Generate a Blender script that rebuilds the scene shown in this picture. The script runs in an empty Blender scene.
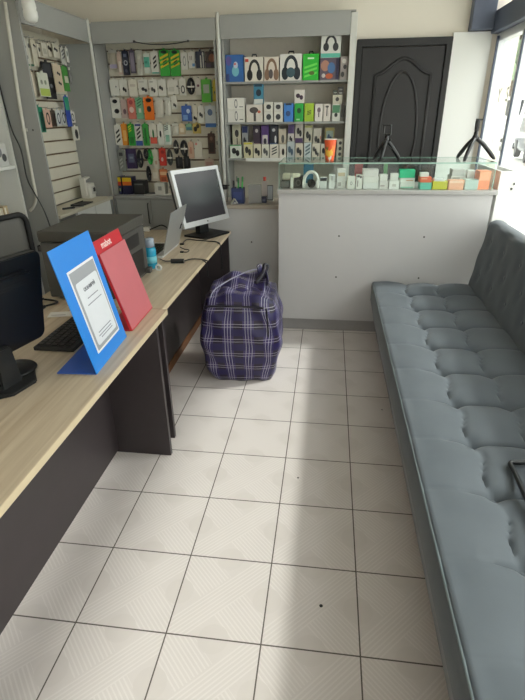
import bpy, bmesh, math, random
from mathutils import Vector, Matrix
random.seed(7)
C = bpy.context.scene.collection
PI = math.pi

# ------------------------------------------------------------------ camera
T = .33
F_PX = 480.88
YAW, PITCH, ROLL = math.radians(7.7014), math.radians(25.9864), math.radians(-.7745)
CAM = Vector((.472 * T, -5.0598 * T, 4.8548 * T))
def cam_axes():
    R = Matrix.Rotation(YAW, 3, 'Z')
    f = R @ Vector((0, math.cos(PITCH), -math.sin(PITCH)))
    r = R @ Vector((1, 0, 0))
    u = r.cross(f)
    return r * math.cos(ROLL) + u * math.sin(ROLL), u * math.cos(ROLL) - r * math.sin(ROLL), f
CR, CU, CF = cam_axes()
cd = bpy.data.cameras.new('camera'); cam = bpy.data.objects.new('camera', cd); C.objects.link(cam)
cd.sensor_fit = 'HORIZONTAL'; cd.sensor_width = 36; cd.lens = F_PX / 525 * 36
cd.clip_start = .05; cd.clip_end = 200
cam.matrix_world = Matrix(((CR.x, CU.x, -CF.x, CAM.x), (CR.y, CU.y, -CF.y, CAM.y), (CR.z, CU.z, -CF.z, CAM.z), (0, 0, 0, 1)))
bpy.context.scene.camera = cam
def _ray(x, y): return CF + CR * ((x - 262.5) / F_PX) - CU * ((y - 350) / F_PX)
def at_y(x, y, Y): d = _ray(x, y); return CAM + d * ((Y - CAM.y) / d.y)
def at_x(x, y, X): d = _ray(x, y); return CAM + d * ((X - CAM.x) / d.x)
def at_z(x, y, Z): d = _ray(x, y); return CAM + d * ((Z - CAM.z) / d.z)

# --------------------------------------------------------------- materials
def lin(c): return tuple(((v / 255) / 12.92 if v / 255 <= .04045 else ((v / 255 + .055) / 1.055) ** 2.4) for v in c)
_M = {}
def mat(name, rgb=(200, 200, 200), rough=.5, metal=0., var=.05, scale=30., bump=0., alpha=1., coat=0., trans=0.):
    if name in _M: return _M[name]
    m = bpy.data.materials.new(name); m.use_nodes = True; nt = m.node_tree
    b = nt.nodes['Principled BSDF']; c = lin(rgb)
    b.inputs['Roughness'].default_value = rough; b.inputs['Metallic'].default_value = metal
    b.inputs['Coat Weight'].default_value = coat; b.inputs['Alpha'].default_value = alpha
    b.inputs['Transmission Weight'].default_value = trans
    tc = nt.nodes.new('ShaderNodeTexCoord'); nz = nt.nodes.new('ShaderNodeTexNoise')
    nz.inputs['Scale'].default_value = scale; nz.inputs['Detail'].default_value = 3
    nt.links.new(tc.outputs['Object'], nz.inputs['Vector'])
    mx = nt.nodes.new('ShaderNodeMix'); mx.data_type = 'RGBA'
    mx.inputs[6].default_value = (*[v * (1 - var) for v in c], 1); mx.inputs[7].default_value = (*[min(1, v * (1 + var)) for v in c], 1)
    nt.links.new(nz.outputs['Fac'], mx.inputs[0]); nt.links.new(mx.outputs[2], b.inputs['Base Color'])
    if bump:
        bp = nt.nodes.new('ShaderNodeBump'); bp.inputs['Strength'].default_value = bump; bp.inputs['Distance'].default_value = .004
        nt.links.new(nz.outputs['Fac'], bp.inputs['Height']); nt.links.new(bp.outputs['Normal'], b.inputs['Normal'])
    _M[name] = m; return m
def col(rgb, rough=.45, coat=0.):
    return mat('col_%d_%d_%d_%d' % (*rgb, int(rough * 100)), rgb, rough, 0, .04, 25., 0, 1., coat)
def glass_mat(name, tint=(.93, .97, .95), ior=1.45):
    if name in _M: return _M[name]
    m = bpy.data.materials.new(name); m.use_nodes = True; nt = m.node_tree; nt.nodes.remove(nt.nodes['Principled BSDF'])
    out = nt.nodes['Material Output']; t = nt.nodes.new('ShaderNodeBsdfTransparent'); g = nt.nodes.new('ShaderNodeBsdfGlossy')
    t.inputs['Color'].default_value = (*tint, 1); g.inputs['Roughness'].default_value = .02
    f = nt.nodes.new('ShaderNodeFresnel'); f.inputs['IOR'].default_value = ior
    mx = nt.nodes.new('ShaderNodeMixShader')
    ge = nt.nodes.new('ShaderNodeNewGeometry'); k = NG(nt)
    fac = k.m('MULTIPLY', f.outputs[0], k.m('SUBTRACT', 1., ge.outputs['Backfacing']))
    nt.links.new(fac, mx.inputs[0]); nt.links.new(t.outputs[0], mx.inputs[1]); nt.links.new(g.outputs[0], mx.inputs[2])
    nt.links.new(mx.outputs[0], out.inputs['Surface']); _M[name] = m; return m
class NG:
    """small helper to write shader maths"""
    def __init__(s, nt): s.nt = nt
    def m(s, op, a, b=None, c=None):
        n = s.nt.nodes.new('ShaderNodeMath'); n.operation = op
        for i, v in enumerate((a, b, c)):
            if v is None: continue
            if isinstance(v, (int, float)): n.inputs[i].default_value = v
            else: s.nt.links.new(v, n.inputs[i])
        return n.outputs[0]
    def mix(s, f, a, b):
        n = s.nt.nodes.new('ShaderNodeMix'); n.data_type = 'RGBA'
        for i, v in ((0, f), (6, a), (7, b)):
            if isinstance(v, (int, float)): n.inputs[i].default_value = v
            elif isinstance(v, tuple): n.inputs[i].default_value = (*v, 1)
            else: s.nt.links.new(v, n.inputs[i])
        return n.outputs[2]
def floor_material():
    m = bpy.data.materials.new('floor_tile'); m.use_nodes = True; nt = m.node_tree; b = nt.nodes['Principled BSDF']; g = NG(nt)
    tc = nt.nodes.new('ShaderNodeTexCoord'); sp = nt.nodes.new('ShaderNodeSeparateXYZ'); nt.links.new(tc.outputs['Object'], sp.inputs[0])
    u = g.m('FRACT', g.m('DIVIDE', g.m('ADD', sp.outputs[0], 33.), T)); v = g.m('FRACT', g.m('DIVIDE', g.m('ADD', sp.outputs[1], 33.), T))
    gw = .0075
    eu = g.m('MINIMUM', u, g.m('SUBTRACT', 1., u)); ev = g.m('MINIMUM', v, g.m('SUBTRACT', 1., v))
    grout = g.m('LESS_THAN', g.m('MINIMUM', eu, ev), gw)
    d = g.m('SUBTRACT', u, v); s = g.m('SUBTRACT', g.m('ADD', u, v), 1.)
    ad = g.m('ABSOLUTE', d); as_ = g.m('ABSOLUTE', s)
    def stripes(x, per): return g.m('LESS_THAN', g.m('FRACT', g.m('DIVIDE', g.m('ADD', x, 4.), per)), .38)
    b1 = g.m('LESS_THAN', ad, .2)
    st1 = g.m('MULTIPLY', stripes(d, .058), b1)
    n1 = g.m('SUBTRACT', 1., b1)
    b2 = g.m('LESS_THAN', as_, .3)
    st2 = g.m('MULTIPLY', g.m('MULTIPLY', stripes(s, .058), b2), n1)
    # shell-shaped fans at the middle of the four sides
    def disc(cx, cy, r):
        a = g.m('SUBTRACT', u, cx); c = g.m('SUBTRACT', v, cy)
        return g.m('LESS_THAN', g.m('ADD', g.m('MULTIPLY', a, a), g.m('MULTIPLY', c, c)), r * r)
    fan = g.m('MAXIMUM', g.m('MAXIMUM', disc(.5, .0, .16), disc(.5, 1., .16)), g.m('MAXIMUM', disc(0., .5, .16), disc(1., .5, .16)))
    line = g.m('MULTIPLY', g.m('MAXIMUM', st1, st2), g.m('SUBTRACT', 1., fan))
    nz = nt.nodes.new('ShaderNodeTexNoise'); nz.inputs['Scale'].default_value = 6; nz.inputs['Detail'].default_value = 4
    nt.links.new(tc.outputs['Object'], nz.inputs['Vector'])
    base = g.mix(nz.outputs['Fac'], lin((203, 195, 192)), lin((213, 205, 202)))
    c1 = g.mix(g.m('MULTIPLY', fan, .18), base, lin((192, 184, 179)))
    c2 = g.mix(g.m('MULTIPLY', line, .5), c1, lin((223, 216, 213)))
    c3 = g.mix(grout, c2, lin((92, 84, 79)))
    nt.links.new(c3, b.inputs['Base Color'])
    nt.links.new(g.m('ADD', .34, g.m('MULTIPLY', grout, .4)), b.inputs['Roughness'])
    h = g.m('SUBTRACT', g.m('MULTIPLY', line, .25), g.m('MULTIPLY', grout, 1.))
    bp = nt.nodes.new('ShaderNodeBump'); bp.inputs['Strength'].default_value = .25; bp.inputs['Distance'].default_value = .002
    nt.links.new(h, bp.inputs['Height']); nt.links.new(bp.outputs['Normal'], b.inputs['Normal'])
    return m
def wood_material():
    m = bpy.data.materials.new('pale_oak'); m.use_nodes = True; nt = m.node_tree; b = nt.nodes['Principled BSDF']; g = NG(nt)
    tc = nt.nodes.new('ShaderNodeTexCoord'); mp = nt.nodes.new('ShaderNodeMapping'); mp.inputs['Scale'].default_value = (38, 1.6, 20)
    nt.links.new(tc.outputs['Object'], mp.inputs['Vector'])
    nz = nt.nodes.new('ShaderNodeTexNoise'); nz.inputs['Scale'].default_value = 1.; nz.inputs['Detail'].default_value = 5; nz.inputs['Distortion'].default_value = .4
    nt.links.new(mp.outputs[0], nz.inputs['Vector'])
    cr = nt.nodes.new('ShaderNodeValToRGB'); cr.color_ramp.elements[0].position = .32; cr.color_ramp.elements[1].position = .7
    cr.color_ramp.elements[0].color = (*lin((184, 165, 140)), 1); cr.color_ramp.elements[1].color = (*lin((212, 197, 174)), 1)
    nt.links.new(nz.outputs['Fac'], cr.inputs[0]); nt.links.new(cr.outputs[0], b.inputs['Base Color'])
    b.inputs['Roughness'].default_value = .42
    return m
def plaid_material():
    m = bpy.data.materials.new('purple_plaid'); m.use_nodes = True; nt = m.node_tree; b = nt.nodes['Principled BSDF']; g = NG(nt)
    uv = nt.nodes.new('ShaderNodeUVMap'); uv.uv_map = 'UVMap'; sp = nt.nodes.new('ShaderNodeSeparateXYZ'); nt.links.new(uv.outputs[0], sp.inputs[0])
    def lines(x, per, offs, w):
        f = g.m('FRACT', g.m('DIVIDE', g.m('ADD', x, 10.), per)); r = None
        for o in offs:
            k = g.m('LESS_THAN', g.m('ABSOLUTE', g.m('SUBTRACT', f, o)), w)
            r = k if r is None else g.m('MAXIMUM', r, k)
        return r
    def band(x, per, a, c):
        f = g.m('FRACT', g.m('DIVIDE', g.m('ADD', x, 10.), per))
        return g.m('MULTIPLY', g.m('GREATER_THAN', f, a), g.m('LESS_THAN', f, c))
    x, y = sp.outputs[0], sp.outputs[1]
    base = g.mix(band(x, .118, .5, .95), lin((62, 50, 98)), lin((40, 30, 52)))
    base = g.mix(g.m('MULTIPLY', band(y, .1, .5, .95), .75), base, lin((36, 30, 84)))
    w1 = lines(x, .118, (.08, .22, .36), .0125); w2 = lines(y, .1, (.1, .28), .013)
    c = g.mix(g.m('MULTIPLY', g.m('MAXIMUM', w1, w2), .68), base, lin((204, 202, 214)))
    nt.links.new(c, b.inputs['Base Color']); b.inputs['Roughness'].default_value = .42
    return m
def fabric_material():
    m = bpy.data.materials.new('sofa_velvet'); m.use_nodes = True; nt = m.node_tree; b = nt.nodes['Principled BSDF']
    tc = nt.nodes.new('ShaderNodeTexCoord'); nz = nt.nodes.new('ShaderNodeTexNoise'); nz.inputs['Scale'].default_value = 5; nz.inputs['Detail'].default_value = 6
    nt.links.new(tc.outputs['Object'], nz.inputs['Vector']); g = NG(nt)
    nt.links.new(g.mix(nz.outputs['Fac'], lin((74, 82, 89)), lin((92, 99, 106))), b.inputs['Base Color'])
    b.inputs['Roughness'].default_value = .75; b.inputs['Sheen Weight'].default_value = .2; b.inputs['Sheen Roughness'].default_value = .4
    n2 = nt.nodes.new('ShaderNodeTexNoise'); n2.inputs['Scale'].default_value = 500
    nt.links.new(tc.outputs['Object'], n2.inputs['Vector'])
    bp = nt.nodes.new('ShaderNodeBump'); bp.inputs['Strength'].default_value = .12; bp.inputs['Distance'].default_value = .002
    nt.links.new(n2.outputs['Fac'], bp.inputs['Height']); nt.links.new(bp.outputs['Normal'], b.inputs['Normal'])
    return m

M_FLOOR, M_OAK, M_PLAID, M_SOFA = floor_material(), wood_material(), plaid_material(), fabric_material()
M_GREY = mat('grey_melamine', (158, 159, 157), .5, 0, .02, 8)
M_COUNTER = mat('counter_grey', (196, 194, 194), .5, 0, .02, 6)
M_PLINTH = mat('plinth_grey', (150, 147, 146), .6)
M_WHITE = mat('white_board', (226, 226, 222), .45, 0, .02, 8)
M_DARKWOOD = mat('dark_wenge', (54, 47, 49), .45, 0, .12, 12)
M_SLAT = mat('slat_cream', (214, 208, 192), .5, 0, .03, 10)
M_GROOVE = mat('slat_groove', (112, 92, 70), .6)
M_POST = mat('edge_post', (206, 206, 200), .45)
M_BLACK = mat('black_plastic', (26, 27, 29), .35, 0, .08)
M_BLACKM = mat('black_matt', (32, 32, 34), .6, 0, .08)
M_STEEL = mat('steel', (170, 170, 172), .3, .9)
M_SILVER = mat('silver_plastic', (205, 206, 208), .35, .3)
M_GLASS = glass_mat('clear_glass', (.95, .985, .97))
M_GEDGE = mat('glass_edge', (150, 185, 172), .15, 0, .05, 20)
M_SCREW = mat('screw_dark', (70, 68, 66), .4, .5)

# ------------------------------------------------------------ mesh building
class MB:
    def __init__(s): s.bm = bmesh.new()
    def box(s, x0, y0, z0, x1, y1, z1, bev=0., seg=2):
        r = bmesh.ops.create_cube(s.bm, size=1.); vs = r['verts']
        bmesh.ops.scale(s.bm, vec=(abs(x1 - x0), abs(y1 - y0), abs(z1 - z0)), verts=vs)
        bmesh.ops.translate(s.bm, vec=((x0 + x1) / 2, (y0 + y1) / 2, (z0 + z1) / 2), verts=vs)
        if bev:
            es = list({e for v in vs for e in v.link_edges})
            bmesh.ops.bevel(s.bm, geom=es, offset=min(bev, .45 * min(abs(x1 - x0), abs(y1 - y0), abs(z1 - z0))), segments=seg, affect='EDGES', profile=.5)
        return s
    def prism(s, pts, a, b, axis='z', bev=0.):
        """extrude a 2D outline between a and b along an axis"""
        def P(p, h): return {'z': (p[0], p[1], h), 'y': (p[0], h, p[1]), 'x': (h, p[0], p[1])}[axis]
        lo = [s.bm.verts.new(P(p, a)) for p in pts]; hi = [s.bm.verts.new(P(p, b)) for p in pts]; n = len(pts)
        fs = [s.bm.faces.new(lo[::-1]), s.bm.faces.new(hi)]
        for i in range(n): fs.append(s.bm.faces.new((lo[i], lo[(i + 1) % n], hi[(i + 1) % n], hi[i])))
        bmesh.ops.recalc_face_normals(s.bm, faces=fs)
        if bev:
            es = list({e for f in fs for e in f.edges}); bmesh.ops.bevel(s.bm, geom=es, offset=bev, segments=2, affect='EDGES')
        return s
    def tube(s, pts, r, seg=8, closed=False, sx=1.):
        pts = [Vector(p) for p in pts]; n = len(pts); rings = []; prev = None
        for i, p in enumerate(pts):
            a = pts[(i - 1) % n] if (closed or i > 0) else p; b = pts[(i + 1) % n] if (closed or i < n - 1) else p
            t = (b - a).normalized()
            ref = prev if prev is not None else (Vector((0, 0, 1)) if abs(t.z) < .9 else Vector((1, 0, 0)))
            nn = (ref - t * ref.dot(t)).normalized(); prev = nn; bb = t.cross(nn)
            rr = r[i] if isinstance(r, (list, tuple)) else r
            rings.append([s.bm.verts.new(p + nn * (rr * math.cos(2 * PI * k / seg)) + bb * (rr * sx * math.sin(2 * PI * k / seg))) for k in range(seg)])
        for i in range(n if closed else n - 1):
            A, B = rings[i], rings[(i + 1) % n]
            for k in range(seg): s.bm.faces.new((A[k], A[(k + 1) % seg], B[(k + 1) % seg], B[k]))
        if not closed:
            s.bm.faces.new(rings[0][::-1]); s.bm.faces.new(rings[-1])
        return s
    def lathe(s, prof, cx=0, cy=0, seg=24, axis='z', cz=0):
        rings = []
        for r, h in prof:
            ring = []
            for k in range(seg):
                a = 2 * PI * k / seg; q = (r * math.cos(a), r * math.sin(a), h)
                if axis == 'y': q = (q[0], q[2], q[1])
                if axis == 'x': q = (q[2], q[0], q[1])
                ring.append(s.bm.verts.new((q[0] + cx, q[1] + cy, q[2] + cz)))
            rings.append(ring)
        fs = []
        for A, B in zip(rings, rings[1:]):
            for k in range(seg): fs.append(s.bm.faces.new((A[k], A[(k + 1) % seg], B[(k + 1) % seg], B[k])))
        fs.append(s.bm.faces.new(rings[0][::-1])); fs.append(s.bm.faces.new(rings[-1]))
        bmesh.ops.recalc_face_normals(s.bm, faces=fs)
        return s
    def grid(s, nx, ny, fn):
        vs = [[s.bm.verts.new(fn(i / nx, j / ny)) for j in range(ny + 1)] for i in range(nx + 1)]
        for i in range(nx):
            for j in range(ny): s.bm.faces.new((vs[i][j], vs[i + 1][j], vs[i + 1][j + 1], vs[i][j + 1]))
        return vs
    def build(s, name, m, parent=None, smooth=False, angle=None):
        me = bpy.data.meshes.new(name); s.bm.to_mesh(me); s.bm.free(); me.materials.append(m)
        o = bpy.data.objects.new(name, me); C.objects.link(o)
        if smooth:
            for p in me.polygons: p.use_smooth = True
        if angle:
            bm = bmesh.new(); bm.from_mesh(me)
            for f in bm.faces: f.smooth = True
            for e in bm.edges:
                if len(e.link_faces) == 2 and e.calc_face_angle(0) > math.radians(angle): e.smooth = False
            bm.to_mesh(me); bm.free()
        if parent is not None: o.parent = parent
        return o
def tag(o, label, cat, group=None, kind=None):
    o['label'] = label; o['category'] = cat
    if group: o['group'] = group
    if kind: o['kind'] = kind
    return o
def thing(name, label, cat, loc=(0, 0, 0), rz=0., group=None):
    o = bpy.data.objects.new(name, None); C.objects.link(o); o.location = loc; o.rotation_euler = (0, 0, rz); o.empty_display_size = .1
    return tag(o, label, cat, group)
def struct(name, mb, m, parent=None, **k):
    o = mb.build(name, m, parent, **k)
    if parent is None: o['kind'] = 'structure'
    return o
def text_mesh(body, size, name, m, parent, M4, bold=False):
    cu = bpy.data.curves.new('lettering', 'FONT'); cu.body = body; cu.size = size; cu.align_x = 'CENTER'; cu.align_y = 'CENTER'; cu.extrude = .0004
    if bold: cu.offset = size * .012
    t = bpy.data.objects.new('lettering', cu); C.objects.link(t)
    dg = bpy.context.evaluated_depsgraph_get(); me = bpy.data.meshes.new_from_object(t.evaluated_get(dg))
    bpy.data.objects.remove(t); bpy.data.curves.remove(cu)
    me.transform(M4); me.materials.clear(); me.materials.append(m)
    o = bpy.data.objects.new(name, me); C.objects.link(o); o.parent = parent
    return o
def arc(cx, cy, r, a0, a1, n=12, ry=None): return [(cx + r * math.cos(a0 + (a1 - a0) * i / n), cy + (ry or r) * math.sin(a0 + (a1 - a0) * i / n)) for i in range(n + 1)]
def smooth_path(pts, n=8):
    pts = [Vector(p) for p in pts]; out = []
    for i in range(len(pts) - 1):
        p0, p1, p2, p3 = pts[max(i - 1, 0)], pts[i], pts[i + 1], pts[min(i + 2, len(pts) - 1)]
        for k in range(n):
            t = k / n
            out.append(.5 * ((2 * p1) + (p2 - p0) * t + (2 * p0 - 5 * p1 + 4 * p2 - p3) * t * t + (3 * p1 - p0 - 3 * p2 + p3) * t ** 3))
    return out + [pts[-1]]

# ------------------------------------------------------------------ setting
XL, XR, YB, YF, ZC = -2.45, 1.53, 3.15, -3.0, 2.8
struct('floor', MB().box(XL - .1, YF - .1, -.1, XR + .05, YB + .1, 0), M_FLOOR)
struct('ceiling', MB().box(XL - .1, YF - .1, ZC, XR + .1, YB + .1, ZC + .1), mat('ceiling_paint', (232, 228, 220), .8, 0, .02, 4))
M_CREAM = mat('cream_paint', (226, 219, 206), .8, 0, .025, 3, .1)
struct('wall_back', MB().box(XL - .1, YB, 0, XR + .1, YB + .1, ZC), M_CREAM)
struct('wall_left', MB().box(XL - .1, YF, 0, XL, YB, ZC), M_CREAM)
wf = MB().box(XL - .1, YF - .1, 0, XR + .1, YF, .25); wf.box(XL - .1, YF - .1, 2.45, XR + .1, YF, ZC)
wf.box(XL - .1, YF - .1, .25, .15, YF, 2.45); wf.box(1.35, YF - .1, .25, XR + .1, YF, 2.45)
struct('wall_front', wf, M_CREAM)
struct('wall_right', MB().box(XR, YF, 0, XR + .1, -2.2, ZC), M_CREAM)
struct('trim_1', MB().box(1.108, YB - .03, 0, 1.41, YB, 2.19, .003), mat('white_panel', (234, 234, 231), .4, 0, .01, 5))
# door
d1 = bpy.data.objects.new('door_1', None); C.objects.link(d1); d1['kind'] = 'structure'
M_DOOR = mat('dark_door', (30, 27, 28), .5, 0, .1, 14)
MB().box(.385, YB - .045, .005, 1.055, YB - .002, 2.1, .004).build('door_leaf', M_DOOR, d1)
MB().prism([(.338, 0), (.338, 2.16), (1.105, 2.16), (1.105, 0), (1.06, 0), (1.06, 2.105), (.383, 2.105), (.383, 0)], YB - .06, YB - .002, 'y', .004).build('door_frame', mat('door_frame', (25, 23, 24), .5, 0, .1), d1)
yd = YB - .047
cx = .735
def door_curve(hw, zb, zs, zt, n=18):
    p = [(cx - hw, zb), (cx - hw, zs)]
    for i in range(1, n):
        t = i / n; p.append((cx - hw + 2 * hw * t, zs + (zt - zs) * (math.sin(PI * t) ** 2.1)))
    return p + [(cx + hw, zs), (cx + hw, zb)]
for hw, zb, zs, zt, r in ((.23, 1.02, 1.90, 2.015, .014), (.16, 1.06, 1.30, 1.83, .011)):
    if r == .011:
        p = [(cx + .16 * math.cos(a), 1.42 + (.50 if math.sin(a) > 0 else .36) * math.sin(a)) for a in [2 * PI * k / 40 for k in range(40)]]
    else: p = door_curve(hw, zb, zs, zt)
    MB().tube([(x, yd, z) for x, z in p], r, 8, True).build('moulding', M_DOOR, d1, True)
MB().tube([(x, yd, z) for x, z in ((cx - .235, .2), (cx - .235, .86), (cx + .235, .86), (cx + .235, .2))], .014, 8, True).build('moulding', M_DOOR, d1, True)

# window wall: glazed bays, deep slate transom
M_ALU = mat('white_aluminium', (214, 216, 218), .35, .2, .02)
M_SLATE = mat('slate_frame', (92, 100, 118), .45, 0, .06)
w1 = bpy.data.objects.new('window_1', None); C.objects.link(w1); w1['kind'] = 'structure'; w1.location.x = -.005
ZT = 2.17
MB().prism([(-2.2, 0), (-2.2, ZT), (3.13, ZT), (3.13, 0), (3.07, 0), (3.07, ZT - .055), (-2.14, ZT - .055), (-2.14, .05), (3.07, .05), (3.07, 0)][:8] + [(-2.14, 0)], 1.455, 1.53, 'x', .004).build('window_frame', M_ALU, w1)
for y in (2.52, -.9):
    MB().box(1.465, y - .03, .0, 1.53, y + .03, ZT - .05, .004).build('mullion', M_ALU, w1)
    MB().box(1.455, y - .045, .0, 1.466, y - .03, ZT - .05).build('seal_strip', mat('seal_dark', (78, 86, 104), .5), w1)
MB().box(1.44, 3.055, .0, 1.456, 3.075, ZT - .02).build('seal_strip', mat('seal_dark', (78, 86, 104), .5), w1)
for a, b in ((2.55, 3.07), (-.87, 2.49), (-2.14, -.93)):
    MB().box(1.495, a, .0, 1.503, b, ZT - .055).build('pane', M_GLASS, w1)
    MB().box(1.497, a, ZT + .15, 1.503, b, ZC - .06).build('pane', M_GLASS, w1)
MB().box(1.40, -2.2, ZT, 1.54, 3.14, ZT + .15, .006).build('transom_beam', M_SLATE, w1)
MB().box(1.43, -2.2, ZC - .07, 1.54, 3.14, ZC - .002, .004).build('transom_head', M_SLATE, w1)
MB().box(1.225, 3.05, 2.195, 1.40, 3.148, ZC - .002, .006).build('corner_post', M_SLATE, w1)
for y in (2.75, -.9): MB().box(1.43, y - .04, ZT + .15, 1.53, y + .04, ZC - .06, .004).build('mullion', mat('beige_frame', (150, 142, 126), .5), w1)
M_DECAL = mat('decal_white', (240, 238, 225), .5)
for i, (px, py, ch) in enumerate(((500, 96, 'Y'), (508, 95, 'S'), (513.5, 93, 'A'))):
    p = at_x(px, py, 1.494)
    text_mesh(ch, .14, 'lettering', M_DECAL, w1, Matrix.Translation((1.4935, p.y, p.z)) @ Matrix.Rotation(-PI / 2, 4, 'Z') @ Matrix.Rotation(PI / 2, 4, 'X'), True)

w2 = bpy.data.objects.new('added_fill_window', None); C.objects.link(w2); w2['kind'] = 'structure'  # unseen glazed opening, added behind the camera to brighten the room
for x in (.15, .72, 1.29): MB().box(x, YF - .08, .25, x + .06, YF - .02, 2.45, .004).build('mullion', M_ALU, w2)
for z in (.25, 2.39): MB().box(.21, YF - .08, z, 1.29, YF - .02, z + .06, .004).build('window_frame', M_ALU, w2)
for a, b in ((.21, .72), (.78, 1.29)): MB().box(a, YF - .055, .31, b, YF - .047, 2.39).build('pane', M_GLASS, w2)
# outside
struct('pavement', MB().box(-40, -40, -.14, 70, 70, -.105), mat('pale_paving', (214, 212, 206), .8, 0, .05, 1.5))
def at_ground(px, py, z=-.02): return at_z(px, py, z)

def bush(name, label, cat, x, y, r, h, rgb, n=650, trunk=True):
    t = thing(name, label, cat, (x, y, -.02))
    rnd = random.Random(int(x * 31 + y * 7)); mb = MB()
    for _ in range(n):
        a, b = rnd.uniform(0, 2 * PI), math.acos(rnd.uniform(-1, 1)); q = rnd.uniform(.65, 1.)
        c = Vector((r * q * math.sin(b) * math.cos(a), r * q * math.sin(b) * math.sin(a), h * .62 + h * .38 * q * math.cos(b)))
        s_ = r * rnd.uniform(.12, .2); d = Vector((rnd.uniform(-1, 1), rnd.uniform(-1, 1), rnd.uniform(-1, 1))).normalized(); e = d.orthogonal().normalized(); k = d.cross(e)
        for m0, m1 in ((e, k), (k, d)):
            v = [mb.bm.verts.new(c + m0 * s_ * p + m1 * s_ * w) for p, w in ((-1, 0), (0, -.6), (1, 0), (0, .6))]
            mb.bm.faces.new(v)
    mb.build('foliage', mat('leaf_%d' % rgb[1], rgb, .6, 0, .3, 3), t)
    MB().tube([(0, 0, 0), (.05, 0, h * .4), (0, .05, h * .7)], [r * .09, r * .07, r * .03]).build('trunk', mat('bark', (96, 80, 64), .8), t)
    return t
pv = at_z(507, 124, .9)
def along(px, py, dist):
    d = _ray(px, py); return CAM + d * (dist / d.length)
p = along(519, 60, 34); bush('street_tree', 'pale green street tree beyond the shop window, above the parked van', 'tree', p.x, p.y, 3.6, 13., (150, 170, 140))
p = along(501, 60, 40); bush('street_tree', 'darker green street tree outside, beside the far window jamb', 'tree', p.x, p.y, 2.2, 12.0, (120, 142, 112))
def car(name, label, x, y, rz, rgb, L=4.3, W=1.75, H=1.5, van=False):
    t = thing(name, label, 'car' if not van else 'van', (x, y, -.02), rz)
    if van: prof = [(-L / 2, .3), (-L / 2, H), (L * .18, H), (L * .34, H * .62), (L / 2, H * .5), (L / 2, .3)]
    else: prof = [(-L / 2, .3), (-L / 2, .85), (-L * .36, .92), (-L * .24, H), (L * .1, H), (L * .24, .92), (L / 2, .78), (L / 2, .3)]
    MB().prism(prof, -W / 2, W / 2, 'y', .05).build('body', mat('paint_%d' % rgb[0], rgb, .3, 0, .02, 2, 0, 1, .6), t)
    g = [(L * .12, H * .68), (L * .15, H * .93), (L * .2, H * .93), (L * .31, H * .66)] if van else [(-L * .31, .95), (-L * .22, H * .95), (L * .08, H * .95), (L * .2, .95)]
    for s in (-1, 1): MB().prism(g, s * W / 2 - .01 * s, s * (W / 2 + .012), 'y').build('side_window', M_BLACK, t)
    f0, f1 = ((L * .185, H * .97), (L * .335, H * .645)) if van else ((L * .115, H * .97), (L * .23, .95))
    MB().prism([f0, f1, (f1[0] + .02, f1[1] + .01), (f0[0] + .02, f0[1] + .01)], -W * .42, W * .42, 'y').build('windscreen', M_BLACK, t)
    for sx in (-.32, .32):
        for sy in (-1, 1):
            MB().lathe([(.31, -.1), (.33, -.07), (.33, .07), (.31, .1)], L * sx, sy * (W / 2 - .08), 20, 'y', .33).build('wheel', M_BLACKM, t, angle=40)
    for s in (-1, 1): MB().box(L / 2 - .02, s * W * .36 - .13, .62, L / 2 + .03, s * W * .36 + .13, .76, .02).build('headlight', mat('lamp_glass', (220, 225, 230), .15), t)
    MB().box(L / 2 - .03, -W * .46, .34, L / 2 + .06, W * .46, .5, .03).build('bumper', M_BLACKM, t)
    return t
p = along(508, 118, 30)
car('delivery_van', 'white van parked across the street, seen through the window', p.x, p.y, -PI / 2 - .5, (232, 232, 230), 4.6, 1.9, 2.3, True)
p = along(519, 121, 22)
car('parked_car', 'dark grey car parked outside, right beside the white van', p.x + 1, p.y - .5, -PI / 2 - .2, (92, 98, 108))

# -------------------------------------------------------------- sales counter
CY = 2.0; CT = 1.115
t = thing('sales_counter', 'long pale grey sales counter with plain front and recessed plinth facing the sofa', 'counter', (0, 0, 0))
MB().box(-.205, CY, .1, 1.30, CY + .02, CT - .03, .001).build('front_panel', M_COUNTER, t)
MB().box(-.205, CY + .021, .1, -.187, CY + .47, CT - .03).build('side_panel', M_COUNTER, t)
MB().box(1.282, CY + .021, .1, 1.30, CY + .47, CT - .03).build('side_panel', M_COUNTER, t)
MB().box(-.187, CY + .022, 0, 1.282, CY + .04, .1).build('plinth', M_PLINTH, t)
MB().box(-.187, CY + .45, 0, 1.282, CY + .468, CT - .03).build('back_panel', M_COUNTER, t)
MB().box(-.215, CY - .02, CT - .03, 1.325, CY + .475, CT, .004).build('worktop', mat('counter_top_grey', (176, 174, 172), .4), t)
for q in ((339, 236), (336, 277), (424, 237), (418.5, 278)):
    p = at_y(*q, CY); MB().lathe([(.007, -.002), (.006, .0), (.0, .0015)][:2], p.x, CY - .0005, 10, 'y', p.z).build('screw', M_SCREW, t)
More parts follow.
